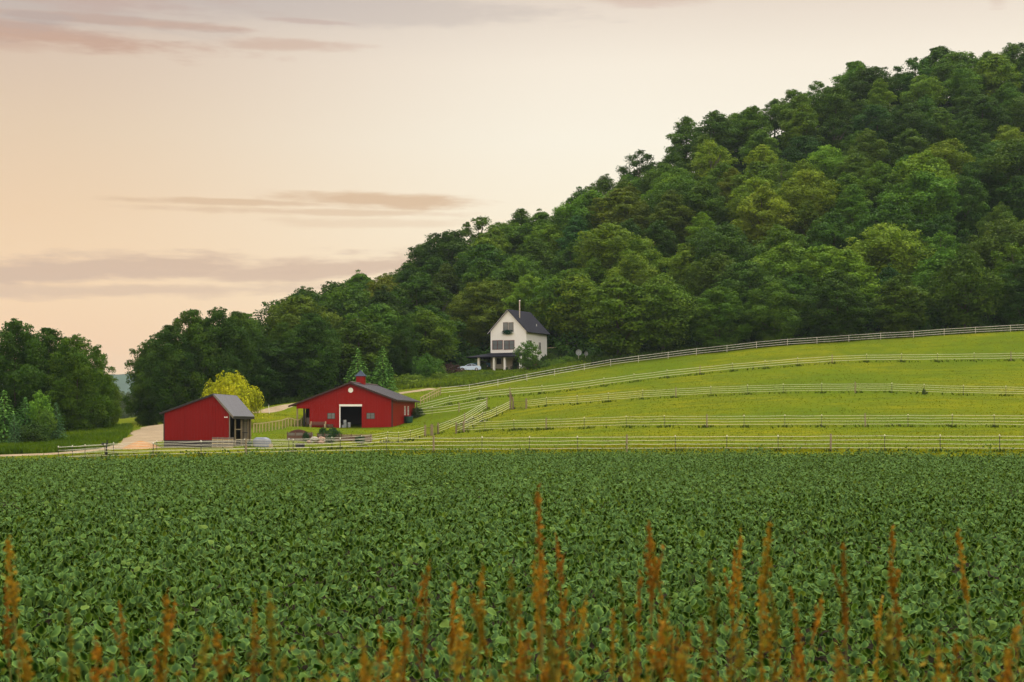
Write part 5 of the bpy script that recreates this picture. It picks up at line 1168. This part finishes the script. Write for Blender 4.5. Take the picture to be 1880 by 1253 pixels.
        F_ = (np.arange(n)[:, None, None] * K_ + np.array(q2)[None]).reshape(-1, 3) + off
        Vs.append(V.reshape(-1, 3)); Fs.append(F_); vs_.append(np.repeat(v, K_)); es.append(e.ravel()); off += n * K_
    band(8.5, 26, 220, .132, True)
    band(26, 48, 125, .15, True)
    band(48, 84, 62, .175, False)
    band(84, 146, 42, .20, False)
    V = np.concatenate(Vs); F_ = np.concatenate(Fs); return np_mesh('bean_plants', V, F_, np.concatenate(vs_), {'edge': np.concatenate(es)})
m, t, o = newmat('bean_leaves')
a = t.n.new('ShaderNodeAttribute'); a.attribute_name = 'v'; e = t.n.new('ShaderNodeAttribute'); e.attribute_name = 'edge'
geo = t.n.new('ShaderNodeNewGeometry')
base = t.ramp(a.outputs['Fac'], [(0, (.005, .020, .001)), (.35, (.010, .036, .002)), (.7, (.023, .066, .004)), (.92, (.070, .140, .009)), (1, (.17, .22, .02))])
big = t.noise(geo.outputs['Position'], .12, 3, .6); k = t.rng(big, .3, .7, .85, 1.15, False); base = t.mix(1.0, base, t.comb(k, k, k), 'MULTIPLY')
base = t.mix(t.m('MULTIPLY', t.m('POWER', e.outputs['Fac'], 3.0), .85), base, (.27, .42, .07))  # pale leaf margins; the rims' skylight highlight is painted into this colour too
under = t.mix(.5, base, (.08, .16, .05)); base2 = t.mix(geo.outputs['Backfacing'], base, under)
pb = pbsdf(t, base2, .6, .03); tr = t.n.new('ShaderNodeBsdfTranslucent'); t.l.new(base, tr.inputs[0])
mx = t.n.new('ShaderNodeMixShader'); mx.inputs[0].default_value = .14; t.l.new(pb, mx.inputs[1]); t.l.new(tr.outputs[0], mx.inputs[2]); t.l.new(mx.outputs[0], o.inputs[0])
M['bean'] = m
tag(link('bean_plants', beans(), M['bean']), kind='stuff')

# ------------------------------------------------------------------ dock stalks on the bank, close and out of focus
def dockmesh(seed, H=1.2, seedlen=.55, branches=2):
    r = rs(seed); st = MB(); bend = r.normal(0, .05, 2)
    def path(t): return np.array([bend[0]*t*t*H, bend[1]*t*t*H, H*t])
    st.tube([tuple(path(t)) for t in np.linspace(0, .97, 7)], list(np.linspace(.0032, .0016, 7)), 5)
    heads = []
    def spike(p0, p1, n, w_):
        t = r.uniform(0, 1, n) ** .8; wh = np.floor(t * 16) / 16; t = np.where(r.uniform(size=n) < .6, wh + r.normal(0, .012, n), t)
        rad_ = w_ * np.sin(PI * np.clip(t * .86 + .10, 0, 1)) ** .6 * (.55 + .6 * np.abs(np.sin(t * 21 + seed))) * np.sqrt(r.uniform(.05, 1, n)); a_ = r.uniform(0, 2*PI, n)
        c = p0 + (p1 - p0) * t[:, None] + np.stack([rad_*np.cos(a_), rad_*np.sin(a_), r.normal(0, .006, n)], 1)
        V, F_ = leaf_quads(c, unit(r.normal(size=(n, 3))), .0075*r.uniform(.6, 1.4, n), .005*r.uniform(.7, 1.3, n), r)
        ct_ = MB().tube([tuple(p0), tuple((p0+p1)/2), tuple(p1)], [.003, .0025, .0015], 4, False); F_ = np.concatenate([F_, np.array(ct_.f) + len(V)]); V = np.concatenate([V, np.array(ct_.v)])
        sm = np_mesh('seed_head', V, F_, np.r_[np.repeat(r.uniform(0, 1, n), 4), np.full(len(ct_.v), .5)]); sm.materials.append(M['seed']); heads.append(sm)
    spike(path(1 - seedlen/H), path(1.0), int(340*seedlen), .0140)
    for b in range(branches):
        t0 = r.uniform(.80 - seedlen/H, .90); a_ = r.uniform(0, 2*PI); ln = r.uniform(.05, .11); p0 = path(t0); p1 = p0 + np.array([math.cos(a_)*ln*.38, math.sin(a_)*ln*.38, ln]); spike(p0, p1, 22, .010)
        st.tube([tuple(p0), tuple((p0+p1)/2), tuple(p1)], [.003, .0025, .0015], 4)
    tm = bpy.data.meshes.new('stem'); tm.from_pydata(st.v, [], st.f); tm.materials.append(M['dockstem'])
    # narrow wavy leaves on the lower stem
    C_, T_ = [], []
    V = []; F2 = []
    for b in range(6):
        a_ = r.uniform(0, 2*PI); t0 = r.uniform(.05, .55); p0 = path(t0); ln = r.uniform(.12, .26); dx = np.array([math.cos(a_), math.sin(a_), 0]); sd = np.array([-math.sin(a_), math.cos(a_), 0]); o_ = len(V)
        for i in range(6):
            s_ = i / 5; cpt = p0 + dx*ln*s_*.7 + np.array([0, 0, ln*(.75*s_ - .75*s_*s_)]); w_ = .024*math.sin(PI*min(1, s_*.9+.08)); wv = .006*math.sin(i*2.3)
            V += [cpt + sd*w_ + [0, 0, wv], cpt - sd*w_ - [0, 0, wv]]
        F2 += [(o_+2*i, o_+2*i+1, o_+2*i+3, o_+2*i+2) for i in range(5)]
    lm = np_mesh('leaf', np.array(V), np.array(F2), r.uniform(0, 1, len(V))); lm.materials.append(M['weed'])
    return tm, heads, lm
M['dockstem'] = plain('rusty_stem', (.15, .13, .03), .7, .2, .3, 8)
docks = [dockmesh(200 + i, 1.2, [.15, .20, .13, .17, .22, .16, .12, .19][i], [2, 4, 3, 1, 5, 2, 3, 4][i]) for i in range(8)]
DL = [(15,1003,5.0,1.6),(5,1100,5.6,1.8),(48,1075,6.2,.9),(100,1150,4.6,1.6),(135,1125,5.4,.8),(175,1190,4.2,1.3),(205,1110,6.0,.8),(240,1072,6.2,.8),(268,1095,5.2,1.5),(300,1160,4.6,1.1),(340,1098,6.4,.8),(414,1105,6.4,.8),(438,1180,4.4,1.4),(466,1150,4.8,1.5),
      (536,1088,5.2,1.0),(570,993,5.4,1.0),(604,1165,5.0,.9),(652,1180,4.6,.9),(668,1200,4.2,1.6),(700,1165,5.0,.9),(703,1150,6.4,.6),(745,1122,4.8,1.2),(768,1088,6.2,.8),(789,1130,6.4,.7),(815,1185,4.7,.8),(830,1078,5.6,.9),(858,1038,5.2,.9),(908,1165,4.5,1.2),(938,1100,6.0,.8),
      (955,1045,5.4,.9),(985,1080,6.4,.7),(1000,898,5.6,1.2),(998,1100,5.0,.9),(1040,1020,5.2,1.2),(1053,1030,5.6,1.0),(1032,1140,4.2,1.5),(1074,988,6.2,.7),(1018,1078,6.4,.7),(1095,1190,4.8,.9),(1128,1095,6.4,.7),(1143,1050,5.8,.7),(1168,1130,5.8,.7),(1203,958,5.6,1.0),(1220,1048,6.4,.6),
      (1212,1160,4.6,1.1),(1238,1135,4.9,1.3),(1256,1135,5.4,.9),(1280,1190,4.5,.8),(1315,982,6.2,.8),(1336,1012,6.4,.6),(1346,950,5.6,1.1),(1360,965,6.2,.8),(1373,1028,5.6,.9),(1352,1090,5.0,1.0),(1386,1088,5.4,.8),(1415,1058,5.4,.9),(1325,1195,4.5,1.0),(1465,1200,4.4,.9),(1484,1095,5.4,.9),
      (1497,1078,6.2,.8),(1550,1082,5.8,.8),(1566,1100,6.4,.6),(1582,1000,5.6,.8),(1583,1165,4.6,.9),(1600,1205,4.2,1.2),(1628,980,5.8,.9),(1660,1085,5.6,.7),(1635,1175,5.0,.7),(1703,1110,5.0,1.3),(1720,1125,4.6,1.6),(1745,1140,5.6,.8),(1803,1055,6.0,.5),(1820,980,6.0,1.0),(1828,1150,5.0,1.0),(1815,1215,4.4,1.0),(1876,960,6.4,.7),(1872,1160,5.2,.9)]
DL.sort()
rd = random.Random(31)
for i, (px, py, d, wf) in enumerate(DL):
    d *= .80
    x = gx(px, d); zt = CZ + (HY - py) / FP * d; zg = float(T(x, d)) - .05; h = zt - zg; tm, sm, lm = docks[(i * 5 + 3) % 8]
    rt_ = thing('dock_plant', f'blurred rust-brown dock stalk, {ordn(i)} from the left along the near bank', 'weed', (x, d, zg), rd.uniform(0, 6.28), 'rusty dock stalks on the near bank')
    sh = h / 1.2; wf = .65 + .4 * wf; rt_.scale = (wf, wf, sh); rt_.rotation_euler = (rd.gauss(0, .05), rd.gauss(0, .07), rd.uniform(0, 6.28))
    kk = rd.uniform(.75, 1.25); sc_ = [(.28, .135, .012), (.29, .16, .014), (.33, .20, .018), (.20, .16, .02), (.25, .115, .014)][(i * 7) % 5]; sc_ = tuple(q_ * kk for q_ in sc_)
    for nm, me_, c in [('stem', tm, (.14, .15, .03)), ('leaf', lm, (.14, .17, .02))] + [('seed_head' if j == 0 else 'side_spike', q_, sc_) for j, q_ in enumerate(sm)]:
        q_ = bpy.data.objects.new(nm, me_); COL.objects.link(q_); q_.parent = rt_; q_.color = (*c, 1)
# tall grass on the bank, mostly below the frame
def bankgrass():
    r = rs(44); n = 12000; d = r.uniform(3.6, 8.2, n); x = r.uniform(-.50, .50, n) * d; z = T0(x, d); V = []; a = r.uniform(0, 2*PI, n); h = r.uniform(.3, .85, n) * np.where(r.uniform(size=n) < .05, 1.9, 1); w_ = r.uniform(.002, .0045, n); lx, ly = r.normal(0, .22, n)*h, r.normal(0, .22, n)*h
    ux, uy = np.cos(a)*w_, np.sin(a)*w_; S = []
    for s_ in (0, .35, .7, 1.0):
        wv = (1 - s_) ** .6 + .05; cx, cy, cz = x + lx*s_**2, d + ly*s_**2, z - .05 + h*s_*(1 - .12*s_)
        S += [np.stack([cx-ux*wv, cy-uy*wv, cz], 1), np.stack([cx+ux*wv, cy+uy*wv, cz], 1)]
    V = np.stack(S, 1).reshape(-1, 3); F_ = (np.arange(n)[:, None, None]*8 + np.array([(0,1,3,2),(2,3,5,4),(4,5,7,6)])[None]).reshape(-1, 4)
    me = np_mesh('bank_grass', V, F_, np.repeat(r.uniform(0, 1, n), 8)); me.materials.append(M['weed']); o = bpy.data.objects.new('bank_grass', me); COL.objects.link(o); o.color = (.13, .17, .02, 1); tag(o, kind='stuff')
bankgrass()
def bankweeds():
    r = rs(45); n0 = 420; cx = r.uniform(-.42, .42, n0); cd = r.uniform(3.4, 5.6, n0); cx = cx * cd; C_ = []
    for x, d in zip(cx, cd):
        m_ = r.randint(14, 40); h = 1.0 + r.uniform(.0, 1) ** 1.9 * .46 * (cd[0] * 0 + 1); t = r.uniform(.62, 1, m_)
        C_.append(np.stack([x + r.normal(0, .06, m_), d + r.normal(0, .05, m_), T0(np.full(m_, x), np.full(m_, d)) + h * t], 1))
    c = np.concatenate(C_); n = len(c); V, F_ = leaf_quads(c, unit(r.normal(size=(n, 3))), r.uniform(.008, .022, n), r.uniform(.003, .009, n), r, np.tile([0, 0, 1.0], (n, 1)) + r.normal(0, .6, (n, 3)))
    me = np_mesh('bank_weeds', V, F_, np.repeat(r.uniform(0, 1, n), 4)); me.materials.append(M['seed']); o = bpy.data.objects.new('bank_weeds', me); COL.objects.link(o); o.color = (.20, .145, .016, 1); tag(o, kind='stuff')
bankweeds()
# ------------------------------------------------------------------ evening haze: one closed box of thin air
hb = MB().box(-3700, 3700, -350, 5200, -8, 200).build('haze', None)
m, t, o = newmat('thin_evening_haze'); pv = t.n.new('ShaderNodeVolumePrincipled'); pv.inputs['Color'].default_value = (.72, .86, 1.0, 1); pv.inputs['Density'].default_value = .00006
t.l.new(pv.outputs[0], o.inputs[1]); hb.data.materials.append(m); tag(hb, kind='stuff')
sc.cycles.volume_bounces = 0
